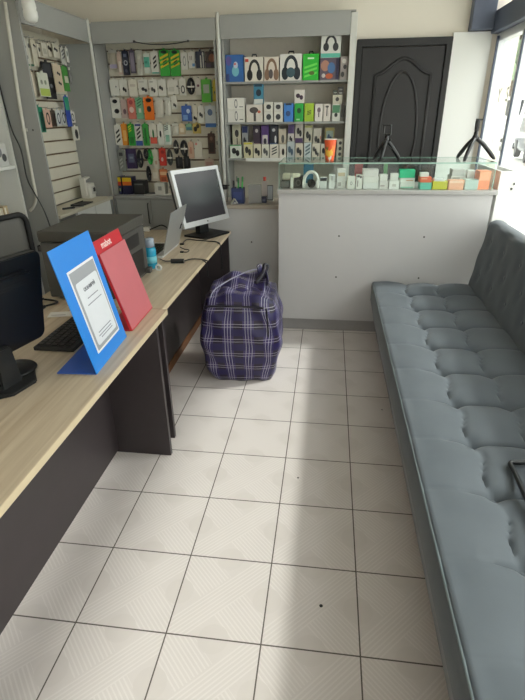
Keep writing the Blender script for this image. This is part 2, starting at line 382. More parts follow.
# glass showcase on it
GZ = 1.298
t = thing('glass_showcase', 'low glass showcase full of small boxes along the top of the grey sales counter', 'showcase', (0, 0, CT))
gh = GZ - CT
MB().box(-.203, CY - .012, gh - .008, 1.283, CY + .462, gh, .001).build('top_pane', M_GLASS, t)
MB().box(-.203, CY - .008, .0015, 1.283, CY - .002, gh - .009).build('front_pane', M_GLASS, t)
MB().box(-.203, CY + .452, .0015, 1.283, CY + .458, gh - .009).build('rear_pane', M_GLASS, t)
for x in (-.203, 1.277): MB().box(x, CY - .001, .0015, x + .006, CY + .451, gh - .009).build('end_pane', M_GLASS, t)
for a in ((-.204, CY - .0135, 1.284, CY - .0122), (-.204, CY + .4622, 1.284, CY + .4635)): MB().box(a[0], a[1], gh - .0085, a[2], a[3], gh + .0003).build('polished_edge', M_GEDGE, t)
for x in (-.2045, 1.2832): MB().box(x, CY - .0122, gh - .0085, x + .0013, CY + .4622, gh + .0003).build('polished_edge', M_GEDGE, t)
for x in (-.204, 1.2795): MB().box(x, CY - .0092, .002, x + .0045, CY - .0078, gh - .009).build('polished_edge', M_GEDGE, t)
# white side cabinet to its right
t = thing('side_cabinet', 'white side cabinet with two screws in its front, between glass showcase end and window', 'cabinet', (0, 0, 0))
MB().box(1.335, 2.04, 0, 1.447, 2.058, 1.235, .001).build('front_panel', M_WHITE, t)
MB().box(1.335, 2.059, 0, 1.35, 2.62, 1.235).build('side_panel', M_WHITE, t)
MB().box(1.432, 2.059, 0, 1.447, 2.46, 1.235).build('side_panel', M_WHITE, t)
MB().box(1.351, 2.059, 1.19, 1.431, 2.45, 1.2).build('top_board', mat('grey_top', (140, 140, 142), .5), t)
for q in ((518.5, 189), (524, 184)):
    p = at_y(*q, 2.04); MB().lathe([(.008, -.002), (.007, 0)], min(p.x, 1.425 + .012 * (q[0] > 520)), 2.0395, 10, 'y', p.z).build('screw', M_SCREW, t)
# narrow, lower counter behind the desk
NY, NT = 2.29, .955
t = thing('low_counter', 'narrow grey counter section holding the pen cup, lower than the glass showcase counter', 'counter', (0, 0, 0))
MB().box(-1.08, NY, .0, -.225, NY + .018, NT - .03).build('front_panel', M_COUNTER, t)
MB().box(-1.08, NY + .019, .0, -1.062, NY + .36, NT - .03).build('side_panel', M_COUNTER, t)
MB().box(-.243, NY + .019, .0, -.225, NY + .36, NT - .03).build('side_panel', M_COUNTER, t)
MB().box(-1.1, NY - .02, NT - .03, -.222, NY + .38, NT, .004).build('worktop', mat('beige_top', (172, 160, 148), .45), t)
p = at_y(251.6, 242, NY); MB().lathe([(.007, -.002), (.006, 0)], p.x, NY - .0005, 10, 'y', p.z).build('screw', M_SCREW, t)

# ------------------------------------------------------- wall display units
SF = 2.85          # front plane of the units on the back wall
LF = -1.87         # front plane of the unit on the side wall
BT = .935          # height of their base cabinets
SLAT_Y, SLAT_X = 3.10, -2.14
def slats(axis, a, b, z0, z1, pitch=.1, bg=.012):
    """slats with grooves, and the groove backing behind; two meshes"""
    f, k = MB(), MB(); z = z0
    while z < z1 - .02:
        zz = min(z + pitch - bg, z1)
        if axis == 'y': f.box(a, SLAT_Y, z, b, SLAT_Y + .014, zz, .002, 1)
        else: f.box(SLAT_X - .014, a, z, SLAT_X, b, zz, .002, 1)
        z += pitch
    if axis == 'y': k.box(a, SLAT_Y + .0145, z0, b, SLAT_Y + .02, z1)
    else: k.box(SLAT_X - .02, a, z0, SLAT_X - .0145, b, z1)
    return f, k
# unit on the side wall
t_left = t = thing('slatwall_cabinet', 'grey display unit with slatted back along the side wall, nearest the white shelves', 'display unit', (0, 0, 0))
MB().box(-2.44, 1.82, 0, LF - .004, 1.838, 2.31).build('side_panel', M_GREY, t)
MB().box(-2.44, 2.83, 0, LF - .004, 2.848, 2.16).build('side_panel', M_GREY, t)
f, k = slats('x', 1.839, 2.829, BT + .002, 2.2)
sl_left = f.build('slat_panel', M_SLAT, t); k.build('groove_backing', M_GROOVE, sl_left)
MB().box(LF - .018, 1.839, 2.165, LF, 2.85, 2.31).build('fascia', M_GREY, t)
MB().box(-2.44, 1.839, 2.312, LF, 2.85, 2.322).build('top_board', M_GREY, t)
MB().box(-2.12, 1.839, BT - .025, LF + .012, 2.828, BT, .003).build('worktop', mat('cream_edge', (205, 198, 180), .5), t)
MB().lathe([(.014, BT), (.014, 2.30), (.010, 2.33), (.004, 2.335)], LF + .002, 2.836, 12).build('edge_post', M_POST, t, True)
MB().box(LF - .4, 2.15, 0, LF - .03, 2.8, BT - .026).build('carcass', M_GREY, t)
for i in range(2):
    y0 = 2.16 + i * .33
    d = MB().box(LF - .03, y0, .1, LF - .012, y0 + .32, BT - .03, .002).build('door', M_WHITE, t)
    MB().tube([(LF - .002, y0 + (.29 if i == 0 else .03), .70), (LF + .004, y0 + (.29 if i == 0 else .03), .71), (LF + .004, y0 + (.29 if i == 0 else .03), .80), (LF - .002, y0 + (.29 if i == 0 else .03), .81)], .005, 6).build('handle', M_STEEL, d)
# unit on the back wall with slats
t_back = t = thing('slatwall_cabinet', 'grey display unit with slatted back on the far wall, hung with many packs', 'display unit', (0, 0, 0))
MB().box(-1.868, SF + .002, 0, -1.85, YB - .002, 2.3).build('side_panel', M_GREY, t)
MB().box(-.825, SF + .002, 0, -.807, YB - .002, 2.3).build('side_panel', M_GREY, t)
f, k = slats('y', -1.849, -.826, BT + .002, 2.25)
sl_back = f.build('slat_panel', M_SLAT, t); k.build('groove_backing', M_GROOVE, sl_back)
MB().box(-1.846, SF - .018, 2.155, -.80, SF, 2.3).build('fascia', M_GREY, t)
MB().box(-1.846, SF + .001, 2.302, -.80, YB - .002, 2.31).build('top_board', M_GREY, t)
MB().box(-1.849, SF - .012, BT - .025, -.826, SLAT_Y - .002, BT, .003).build('worktop', M_GREY, t)
MB().box(-1.849, SF + .02, 0, -.826, SLAT_Y - .01, BT - .026).build('carcass', M_GREY, t)
for i in range(3):
    x0 = -1.835 + i * .335
    d = MB().box(x0, SF, .1, x0 + .33, SF + .018, BT - .03, .002).build('door', M_GREY, t)
    hx = x0 + .305
    MB().tube([(hx, SF - .002, .68), (hx, SF - .018, .69), (hx, SF - .018, .86), (hx, SF - .002, .87)], .005, 6).build('handle', M_BLACKM, d)
    if i == 0: MB().lathe([(.01, -.004), (.01, 0)], hx + .012, SF - .001, 12, 'y', .62).build('lock', M_BLACKM, d)
MB().lathe([(.018, 0), (.018, 2.30), (.014, 2.335), (.006, 2.345)], -.782, SF - .004, 12).build('edge_post', M_POST, t, True)
# open shelf unit
t_shelf = t = thing('shelf_unit', 'grey open shelf unit stacked with boxed electronics, beside the dark door', 'shelf unit', (0, 0, 0))
MB().box(-.76, SF + .012, 0, -.742, YB - .002, 2.3).build('side_panel', M_GREY, t)
MB().box(.29, SF + .002, 0, .308, YB - .002, 2.31).build('side_panel', M_GREY, t)
MB().box(.272, SF - .012, 0, .322, SF, 2.31, .003).build('edge_post', M_POST, t)
MB().box(-.741, YB - .02, .0, .289, YB - .004, 2.3).build('back_panel', mat('shelf_back', (216, 209, 197), .6), t)
MB().box(-.76, SF - .018, 2.16, .27, SF, 2.315).build('fascia', M_GREY, t)
MB().box(-.76, SF + .001, 2.318, .308, YB - .002, 2.326).build('top_board', M_GREY, t)
SH = (1.858, 1.551, 1.262)
for i, z in enumerate(SH):
    MB().box(-.741, SF + .01, z - .016, .289, YB - .021, z, .001).build('shelf_board', mat('shelf_grey', (150, 152, 150), .35), t)
MB().box(-.58, SF - .003, SH[2] - .024, -.18, SF + .009, SH[2] + .004).build('price_rail', M_WHITE, t)

# white bookcase on the side wall
t = thing('white_bookcase', 'white open bookcase with patterned boxes, at the side wall before the slat display', 'bookcase', (0, 0, 0))
MB().box(-2.44, 1.785, 0, -2.1, 1.803, 2.2).build('side_panel', M_WHITE, t)
MB().box(-2.44, .90, 0, -2.1, .918, 2.2).build('side_panel', M_WHITE, t)
MB().box(-2.448, .919, 0, -2.44, 1.784, 2.2).build('back_panel', M_WHITE, t)
for z in (.1, .55, .93, 1.3, 1.7, 2.1): MB().box(-2.438, .919, z - .022, -2.1, 1.784, z, .002).build('shelf_board', M_WHITE, t)

# -------------------------------------------------------------------- goods
def prints(root, w, h, yf, art):
    """flat printed shapes lying on a pack's face; art rows: (shape, rgb, x0, z0, x1, z1) in 0..1 of the face"""
    by = {}
    for sh, rgb, x0, z0, x1, z1 in art: by.setdefault(rgb, []).append((sh, x0, z0, x1, z1))
    for li, (rgb, rows) in enumerate(by.items()):
        mb = MB(); y1 = yf - .0004 - .0007 * li; y0 = y1 - .0006
        for sh, x0, z0, x1, z1 in rows:
            X0, X1, Z0, Z1 = -w / 2 + w * x0, -w / 2 + w * x1, h * z0, h * z1
            if sh == 'r': mb.box(X0, y0, Z0, X1, y1, Z1)
            elif sh == 'e': mb.prism(arc((X0 + X1) / 2, (Z0 + Z1) / 2, (X1 - X0) / 2, 0, 2 * PI * 15 / 16, 15, (Z1 - Z0) / 2), y0, y1, 'y')
            elif sh == 'd':      # slanting bars
                k = (X1 - X0) * .8
                for q in range(3):
                    zz = Z0 + (Z1 - Z0) * q / 3; th = (Z1 - Z0) * .17
                    mb.prism([(X0, zz), (X1, zz + min(k, (Z1 - Z0) * .3)), (X1, zz + min(k, (Z1 - Z0) * .3) + th), (X0, zz + th)], y0, y1, 'y')
            elif sh == 'o':      # ring
                A = arc((X0 + X1) / 2, (Z0 + Z1) / 2, (X1 - X0) / 2, 0, 2 * PI, 16, (Z1 - Z0) / 2); B = arc((X0 + X1) / 2, (Z0 + Z1) / 2, (X1 - X0) * .32, 0, 2 * PI, 16, (Z1 - Z0) * .34)
                mb.prism(A + B[::-1], y0, y1, 'y')
            elif sh == 'h':      # headphones: a band and two cups
                A = arc((X0 + X1) / 2, Z0 + (Z1 - Z0) * .45, (X1 - X0) * .42, 0, PI, 14, (Z1 - Z0) * .53); B = arc((X0 + X1) / 2, Z0 + (Z1 - Z0) * .45, (X1 - X0) * .26, 0, PI, 14, (Z1 - Z0) * .38)
                mb.prism(A + B[::-1], y0, y1, 'y')
                for s in (.15, .85): mb.prism(arc(X0 + (X1 - X0) * s, Z0 + (Z1 - Z0) * .24, (X1 - X0) * .21, 0, 2 * PI * 13 / 14, 13, (Z1 - Z0) * .27), y0, y1, 'y')
            elif sh == 'b':      # a small rounded blob pair (ear buds, adapters)
                for s, r in ((.28, .28), (.72, .24)): mb.prism(arc(X0 + (X1 - X0) * s, (Z0 + Z1) / 2 + (Z1 - Z0) * (.12 if s < .5 else -.14), (X1 - X0) * r, 0, 2 * PI * 11 / 12, 11, (Z1 - Z0) * .36), y0, y1, 'y')
        mb.build('printed_picture', col(rgb, .4), root)
def goods(kind, name, label, cat, group, o, rz, w, h, c, art=(), d=None, header=None):
    """o: bottom centre of the FRONT face; local x across, -y outwards"""
    t = thing(name, label, cat, o, rz, group)
    if kind == 'box':
        d = d or .05
        MB().box(-w / 2, 0, 0, w / 2, d, h, .0012, 1).build('carton', col(c, .4), t)
        prints(t, w, h, 0, art)
    elif kind == 'card':
        d = .006
        MB().prism([(-w / 2, 0), (w / 2, 0), (w / 2, h * .96), (w / 2 - .006, h), (w * .1, h), (w * .1, h + .012), (-w * .1, h + .012), (-w * .1, h), (-w / 2 + .006, h), (-w / 2, h * .96)], 0, d, 'y').build('card', col(c, .35), t)
        prints(t, w, h, 0, art)
    elif kind == 'bag':
        d = d or .018
        def fn(sgn):
            def g(a, b):
                k = (max(0, math.sin(PI * a)) ** .5) * (max(0, math.sin(PI * b)) ** .5)
                return (-w / 2 + w * a, d / 2 - sgn * d / 2 * k, h * b)
            return g
        mb = MB(); mb.grid(6, 8, fn(1)); mb.grid(6, 8, fn(-1)); bmesh.ops.remove_doubles(mb.bm, verts=mb.bm.verts, dist=.0003)
        mb.build('pouch', mat('pouch_%d_%d_%d' % c, c, .25, 0, .06, 60, .4), t, True)
        MB().box(-w / 2, d / 2 - .002, h - .002, w / 2, d / 2 + .002, h + .018).build('header_card', col(header or (210, 208, 200), .5), t)
        prints(t, w, h, -.0035, art)
    elif kind == 'coil':
        d = d or .03
        mb = MB()
        for i in range(5):
            k = 1 - i * .17; mb.tube([(w * .46 * k * math.cos(a), d * .5 + (i - 2) * .004, h * .5 + h * .47 * (1 - i * .07) * math.sin(a)) for a in [2 * PI * q / 24 for q in range(24)]], .0042, 6, True)
        mb.build('cable_loop', col(c, .4), t, True)
        MB().box(-w * .5, d * .5 - .012, h * .42, w * .5, d * .5 + .012, h * .52, .003).build('paper_band', col(header or (220, 218, 210), .5), t)
        prints(t, w, h, d * .5 - .013, art)
    return t

WHT, PALE, BLK, NVY = (222, 220, 212), (205, 198, 186), (30, 30, 33), (36, 42, 66)
GRP = 'packs hanging on the far slat wall'
NP = [0]
def hook(parent, p0, p1):
    MB().tube([p0, ((p0[0] * .7 + p1[0] * .3), (p0[1] * .7 + p1[1] * .3), p0[2]), p1, (p1[0], p1[1], p1[2] + .008)], .002, 5).build('display_hook', M_STEEL, parent)
def wall_goods(rows, crop, scale, left=False, group=GRP):
    ox, oy = crop
    for r in rows:
        x0, y0, x1, y1, kind, name, label, cat, c = r[:9]; art = r[9] if len(r) > 9 else (); kw = r[10] if len(r) > 10 else {}
        off = kw.pop('off', None)
        X0, Y0, X1, Y1 = ox + x0 / scale, oy + y0 / scale, ox + x1 / scale, oy + y1 / scale
        ym, xm = (Y0 + Y1) / 2, (X0 + X1) / 2
        lay = off if off is not None else (.05 + .018 * (NP[0] % 2)); NP[0] += 1; lay = .09 if kind == 'coil' and off is None else lay
        if not left:
            Y = SLAT_Y - lay; a, b = at_y(X0, ym, Y), at_y(X1, ym, Y); zt, zb = at_y(xm, Y0, Y).z, at_y(xm, Y1, Y).z; a.x = max(a.x, -1.846); b.x = min(b.x, -.829)
            w = b.x - a.x - .003; h = zt - zb; o = ((a.x + b.x) / 2, Y, zb)
            goods(kind, name, label, cat, group, o, 0, w, h, c, art, **kw)
            hz = zt + {'bag': .021, 'coil': .006}.get(kind, .0145); hook(sl_back, (o[0], SLAT_Y + .002, hz), (o[0], Y - .012, hz))
        else:
            X = SLAT_X + lay; a, b = at_x(X0, ym, X), at_x(X1, ym, X); zt, zb = at_x(xm, Y0, X).z, at_x(xm, Y1, X).z; a.y = max(a.y, 1.842); b.y = min(b.y, 2.826)
            w = b.y - a.y - .003; h = zt - zb; o = (X, (a.y + b.y) / 2, zb)
            goods(kind, name, label, cat, group, o, PI / 2, w, h, c, art, **kw)
            hz = zt + {'bag': .021, 'coil': .006}.get(kind, .0145); hook(sl_left, (SLAT_X - .002, o[1], hz), (X + .012, o[1], hz))
GRN, YEL, ORG, RED, TEA, BLU = (54, 168, 62), (222, 190, 40), (226, 128, 44), (206, 66, 52), (92, 176, 156), (52, 92, 168)
AP, CB, PH = 'accessory_pack', 'charging_cable', 'phone_case'
rows = [
 (37, 52, 72, 120, 'bag', AP, 'clear bag with lilac card at its foot, first pack of top slat row', 'pack', (196, 188, 172), [('r', (170, 160, 190), .05, .02, .95, .26)]),
 (74, 52, 92, 145, 'card', AP, 'narrow pale pink pack just before the dark navy case, top slat row', 'pack', (205, 180, 168), [('r', (226, 216, 206), .2, .1, .8, .6)]),
 (94, 46, 122, 147, 'card', PH, 'dark navy watch-strap pack with white ring, top slat row', 'pack', (42, 46, 66), [('o', (210, 212, 220), .2, .4, .8, .62), ('r', (120, 126, 150), .25, .75, .7, .88), ('e', (90, 96, 120), .3, .1, .7, .25)]),
 (124, 43, 148, 140, 'card', PH, 'mauve-grey case in dark frame behind the navy ring pack, top slat row', 'pack', (78, 70, 88), [('r', (140, 130, 148), .16, .08, .84, .9)]),
 (151, 52, 180, 148, 'bag', AP, 'whitish clear bag between mauve case and teal pack, top slat row', 'pack', (206, 204, 194), [('r', (186, 184, 174), .3, .3, .7, .7)]),
 (183, 56, 211, 140, 'card', AP, 'white and teal pack in the top slat row', 'pack', (210, 216, 206), [('r', TEA, .08, .3, .92, .82), ('r', (60, 140, 124), .2, .5, .6, .62)]),
 (213, 48, 247, 142, 'card', AP, 'white pack with black slanting bars, beside the green pair in top slat row', 'pack', WHT, [('d', BLK, .3, .22, .72, .8), ('r', TEA, .05, .01, .95, .07)]),
 (250, 42, 292, 152, 'card', CB, 'bright green pack with yellow slash, first of the green pair', 'pack', GRN, [('d', YEL, .08, .3, .95, .82), ('e', BLK, .2, .86, .8, .99), ('d', (40, 70, 40), .35, .4, .75, .7)]),
 (294, 42, 337, 152, 'card', CB, 'bright green pack with yellow slash, second of the green pair', 'pack', GRN, [('d', YEL, .08, .3, .95, .82), ('e', BLK, .2, .86, .8, .99), ('d', (40, 70, 40), .35, .4, .75, .7)]),
 (340, 52, 369, 125, 'card', CB, 'white pack showing grey looped lead, after the green pair in top slat row', 'pack', WHT, [('o', (150, 150, 150), .25, .2, .75, .8)]),
 (371, 50, 399, 118, 'card', AP, 'white pack with small blue dot, top slat row', 'pack', (226, 224, 218), [('r', (90, 140, 190), .55, .1, .95, .28), ('r', (150, 130, 130), .2, .5, .3, .75), ('r', (150, 130, 130), .45, .5, .55, .75)]),
 (401, 47, 440, 118, 'card', CB, 'navy pack showing two white plugs, top slat row', 'pack', NVY, [('r', WHT, .5, .02, .62, .75), ('r', WHT, .78, .02, .9, .75), ('e', WHT, .72, .72, .92, .95)]),
 (443, 47, 486, 118, 'card', AP, 'dark brown pack with copper picture at the end of top slat row', 'pack', (56, 44, 46), [('e', (150, 92, 66), .3, .35, .95, .85), ('r', (70, 60, 84), .05, .05, .5, .3)]),
 (42, 166, 80, 234, 'card', AP, 'plain white pack with grey speck, first in second slat row', 'pack', WHT, [('e', (120, 120, 120), .6, .5, .75, .62)]),
 (82, 166, 117, 234, 'card', AP, 'white pack picturing single black adapter, second in second slat row', 'pack', (226, 224, 216), [('b', BLK, .35, .2, .85, .55)]),
 (119, 168, 158, 238, 'card', AP, 'blank cream pack, third in second slat row', 'pack', (226, 220, 206), [('r', (200, 190, 176), .2, .6, .8, .75)]),
 (160, 166, 203, 229, 'card', AP, 'white pack picturing black two-pin plug, fourth in second slat row', 'pack', WHT, [('b', BLK, .3, .15, .9, .5), ('r', (190, 186, 180), .1, .8, .6, .9)]),
 (206, 166, 242, 235, 'card', AP, 'white pack picturing black plug, fifth in second slat row', 'pack', (226, 224, 216), [('b', BLK, .2, .2, .75, .55), ('r', (170, 168, 160), .1, .82, .5, .9)]),
 (244, 166, 280, 235, 'card', AP, 'white pack picturing small black plug, sixth in second slat row', 'pack', WHT, [('b', BLK, .1, .32, .6, .65)]),
 (282, 168, 330, 228, 'card', AP, 'wide white pack with black dot at its edge, second slat row', 'pack', (220, 216, 206), [('e', BLK, .82, .48, .97, .62), ('r', (196, 192, 182), .1, .2, .6, .5)]),
 (333, 162, 362, 232, 'card', AP, 'white pack with black oval ring, beside the black cable in second slat row', 'pack', WHT, [('o', BLK, .2, .1, .8, .6)]),
 (364, 157, 398, 230, 'coil', CB, 'black cable coiled upright in a tight oval, second slat row', 'cable', (26, 26, 30)),
 (400, 165, 424, 230, 'card', AP, 'narrow white pack with plum dot, before the lime pack in second slat row', 'pack', (224, 216, 208), [('e', (110, 60, 80), .3, .5, .75, .68)]),
 (425, 165, 471, 262, 'card', AP, 'tall lime green pack with grey window, second slat row', 'pack', (86, 176, 56), [('r', (178, 186, 170), .2, .4, .75, .78), ('r', (40, 90, 80), .86, .02, .98, .95)]),
 (473, 168, 491, 258, 'card', AP, 'slim yellow pack at the end of second slat row', 'pack', (206, 184, 44), [('e', (60, 70, 40), .3, .35, .6, .5)]),
 (46, 242, 86, 328, 'card', AP, 'white pack picturing two black ear buds, first in third slat row', 'pack', WHT, [('e', BLK, .2, .72, .75, .92), ('e', BLK, .3, .22, .85, .46)]),
 (88, 250, 115, 328, 'card', AP, 'greyish pink pack, second in third slat row', 'pack', (196, 174, 168), [('e', (110, 84, 92), .3, .2, .8, .5)]),
 (116, 245, 149, 332, 'card', PH, 'coral pink pack in the third slat row', 'pack', (206, 118, 104), [('e', (232, 204, 196), .2, .3, .8, .6), ('e', (150, 60, 60), .25, .7, .75, .92)]),
 (151, 242, 182, 332, 'card', PH, 'mint green pack between coral and orange ones, third slat row', 'pack', (122, 182, 146), [('r', (222, 230, 216), .35, .3, .7, .5), ('d', (50, 110, 80), .2, .55, .8, .95)]),
 (184, 240, 226, 336, 'card', PH, 'orange pack with black blotches, third slat row', 'pack', (232, 118, 34), [('e', BLK, .3, .35, .75, .62), ('e', BLK, .25, .78, .85, .96)]),
 (229, 250, 268, 328, 'bag', AP, 'milky clear bag following the orange pack, third slat row', 'pack', (214, 210, 198)),
 (270, 250, 298, 318, 'bag', AP, 'small frosted bag, before the single ear bud pack, third slat row', 'pack', (208, 206, 196)),
 (299, 236, 324, 290, 'card', AP, 'small white pack with single black ear bud, third slat row', 'pack', WHT, [('b', BLK, .3, .12, .85, .48)]),
 (342, 276, 385, 341, 'card', AP, 'royal blue pack on the short lower hooks, third slat row', 'pack', BLU, [('r', (120, 160, 214), .15, .1, .6, .4), ('e', (196, 214, 236), .5, .5, .85, .8)]),
 (387, 278, 410, 346, 'card', AP, 'white pack with black bud beside the royal blue pack', 'pack', (220, 214, 200), [('b', BLK, .2, .1, .9, .4)]),
 (411, 278, 438, 348, 'card', AP, 'white pack with tall black bud, second after the royal blue pack', 'pack', WHT, [('b', BLK, .2, .3, .8, .65)]),
 (440, 276, 488, 368, 'card', AP, 'white pack with blue foot and picture at the end of third slat row', 'pack', (206, 212, 216), [('r', (60, 110, 178), .02, .02, .98, .2), ('e', (84, 110, 150), .25, .55, .7, .85)]),
 (60, 356, 90, 442, 'card', AP, 'white pack with thin black bars, first in fourth slat row', 'pack', WHT, [('d', BLK, .2, .1, .8, .75)]),
 (91, 352, 117, 442, 'card', AP, 'amber orange pack, second in fourth slat row', 'pack', (228, 148, 44), [('r', (240, 190, 110), .25, .2, .75, .7)]),
 (118, 352, 146, 444, 'card', CB, 'green pack with yellow tip before the blue-footed white one, fourth slat row', 'pack', (44, 150, 56), [('d', (196, 206, 60), .1, .6, .6, .92), ('r', (30, 110, 44), .2, .1, .8, .4)]),
 (147, 350, 178, 446, 'card', AP, 'white pack with black bars and blue foot, fourth slat row', 'pack', WHT, [('d', BLK, .25, .3, .8, .8), ('r', (52, 84, 158), .02, .02, .98, .24), ('r', (60, 70, 130), .1, .88, .9, .97)]),
 (180, 352, 206, 444, 'card', CB, 'narrow dark green pack after the blue-footed one, fourth slat row', 'pack', (58, 148, 66), [('r', (30, 96, 40), .3, .1, .6, .8)]),
 (208, 354, 240, 438, 'card', AP, 'white pack with salmon red foot and green stick, fourth slat row', 'pack', (222, 216, 204), [('r', (220, 96, 76), .05, .03, .95, .36), ('e', (40, 120, 60), .38, .3, .62, .75)]),
 (242, 352, 268, 440, 'card', AP, 'white pack with slim black stick, fourth slat row', 'pack', WHT, [('e', BLK, .3, .35, .62, .68)]),
 (269, 356, 300, 440, 'card', AP, 'white pack with pale teal print after the black stick one, fourth slat row', 'pack', (214, 220, 212), [('r', (130, 180, 160), .2, .15, .7, .5), ('d', (60, 80, 70), .1, .7, .6, .95)]),
 (302, 358, 330, 400, 'bag', AP, 'short clear bag in the middle of fourth slat row', 'pack', (206, 202, 190)),
 (331, 352, 358, 396, 'card', AP, 'short beige card above the looped white cable, fourth slat row', 'pack', (212, 190, 156), [('r', (228, 216, 196), .2, .2, .8, .6)]),
 (360, 352, 387, 380, 'card', AP, 'tiny green and teal card, fourth slat row', 'pack', (120, 160, 130), [('r', (70, 120, 140), .1, .1, .9, .5)]),
 (389, 350, 424, 393, 'card', AP, 'gold card with black flower shape, fourth slat row', 'pack', (196, 172, 92), [('e', BLK, .1, .2, .55, .7), ('e', (60, 54, 40), .45, .5, .85, .95)]),
 (453, 392, 484, 478, 'card', PH, 'dark brown case pack at the end above the shelf-unit post', 'pack', (84, 58, 50), [('r', (50, 36, 36), .2, .1, .8, .55), ('e', (140, 104, 88), .3, .65, .7, .85)]),
 (485, 394, 499, 470, 'card', AP, 'thin pale pack squeezed after the dark brown case', 'pack', (214, 208, 198), [('r', (120, 110, 120), .3, .4, .7, .6)]),
 (70, 462, 108, 550, 'card', AP, 'grey metallic pack, first in fifth slat row', 'pack', (134, 136, 130), [('r', (60, 60, 62), .2, .72, .7, .88), ('d', (180, 182, 176), .2, .1, .6, .6)]),
 (110, 456, 152, 540, 'box', AP, 'purple-black box with bluish window, second in fifth slat row', 'pack', (60, 44, 84), [('r', (96, 104, 132), .22, .3, .82, .74), ('r', (140, 150, 170), .35, .5, .7, .6)], dict(d=.025)),
 (154, 460, 180, 538, 'coil', CB, 'black cable hanging in a long loop beside the purple-black box', 'cable', (26, 26, 32), (), dict(header=(44, 44, 60))),
 (182, 458, 202, 500, 'coil', CB, 'short black cable loop next to the green cable', 'cable', (34, 34, 38), (), dict(header=(70, 70, 76))),
 (197, 458, 221, 524, 'coil', CB, 'vivid green cable loop in fifth slat row', 'cable', (44, 168, 66), (), dict(header=(60, 190, 80), off=.08)),
 (222, 460, 246, 538, 'card', AP, 'plain white pack between green cable and red pack, fifth slat row', 'pack', (214, 208, 194), [('r', (190, 160, 140), .3, .2, .7, .4)]),
 (248, 456, 278, 528, 'card', AP, 'red pack with white speckles, fifth slat row', 'pack', (204, 60, 50), [('e', (230, 200, 196), .25, .25, .6, .5), ('e', (150, 30, 30), .3, .7, .8, .9)]),
 (280, 458, 305, 528, 'coil', CB, 'thin grey-black cable loop after the red pack', 'cable', (70, 74, 72)),
 (308, 420, 330, 480, 'coil', CB, 'narrow black cord loop on white card, above the computer screen', 'cable', (40, 40, 42)),
 (336, 420, 369, 490, 'coil', CB, 'black cord loop with white centre label above the computer screen', 'cable', (28, 28, 32), (), dict(header=(230, 228, 222))),
 (371, 428, 395, 498, 'card', AP, 'beige pink pack after the white-label cord, fifth slat row', 'pack', (206, 172, 148), [('r', (190, 130, 110), .3, .3, .6, .7)]),
 (397, 428, 430, 498, 'card', AP, 'white pack with pink corner above the computer screen', 'pack', (224, 218, 206), [('e', (214, 130, 120), .1, .8, .4, .95)]),
 (318, 492, 348, 540, 'card', AP, 'black tube pack, one just over the screen corner, lower row', 'pack', (30, 30, 34), [('r', (70, 72, 78), .3, .2, .5, .9)]),
 (351, 488, 380, 540, 'card', AP, 'black tube pack, second just over the screen, lower row', 'pack', (34, 34, 38), [('r', (70, 72, 78), .4, .2, .6, .9)]),
 (194, 528, 214, 596, 'coil', CB, 'black cord dangling lowest under the green cable', 'cable', (30, 30, 32), (), dict(header=(40, 40, 44))),
 (216, 540, 248, 592, 'card', AP, 'pale cream pack in the lowest slat row', 'pack', (216, 202, 182), [('r', (230, 220, 206), .2, .2, .8, .7)]),
 (250, 542, 284, 598, 'card', AP, 'brick orange pack in the lowest slat row', 'pack', (196, 112, 70), [('r', (226, 190, 150), .1, .55, .9, .8), ('r', (150, 70, 44), .2, .1, .8, .4)]),
 (440, 500, 480, 560, 'card', AP, 'pale pink pack in lowest row beside the screen top', 'pack', (208, 184, 172), [('r', (190, 150, 140), .15, .5, .85, .8)]),
]
wall_goods(rows, (100, 40), 4.2)
GL = 'packs hanging on the side slat wall'
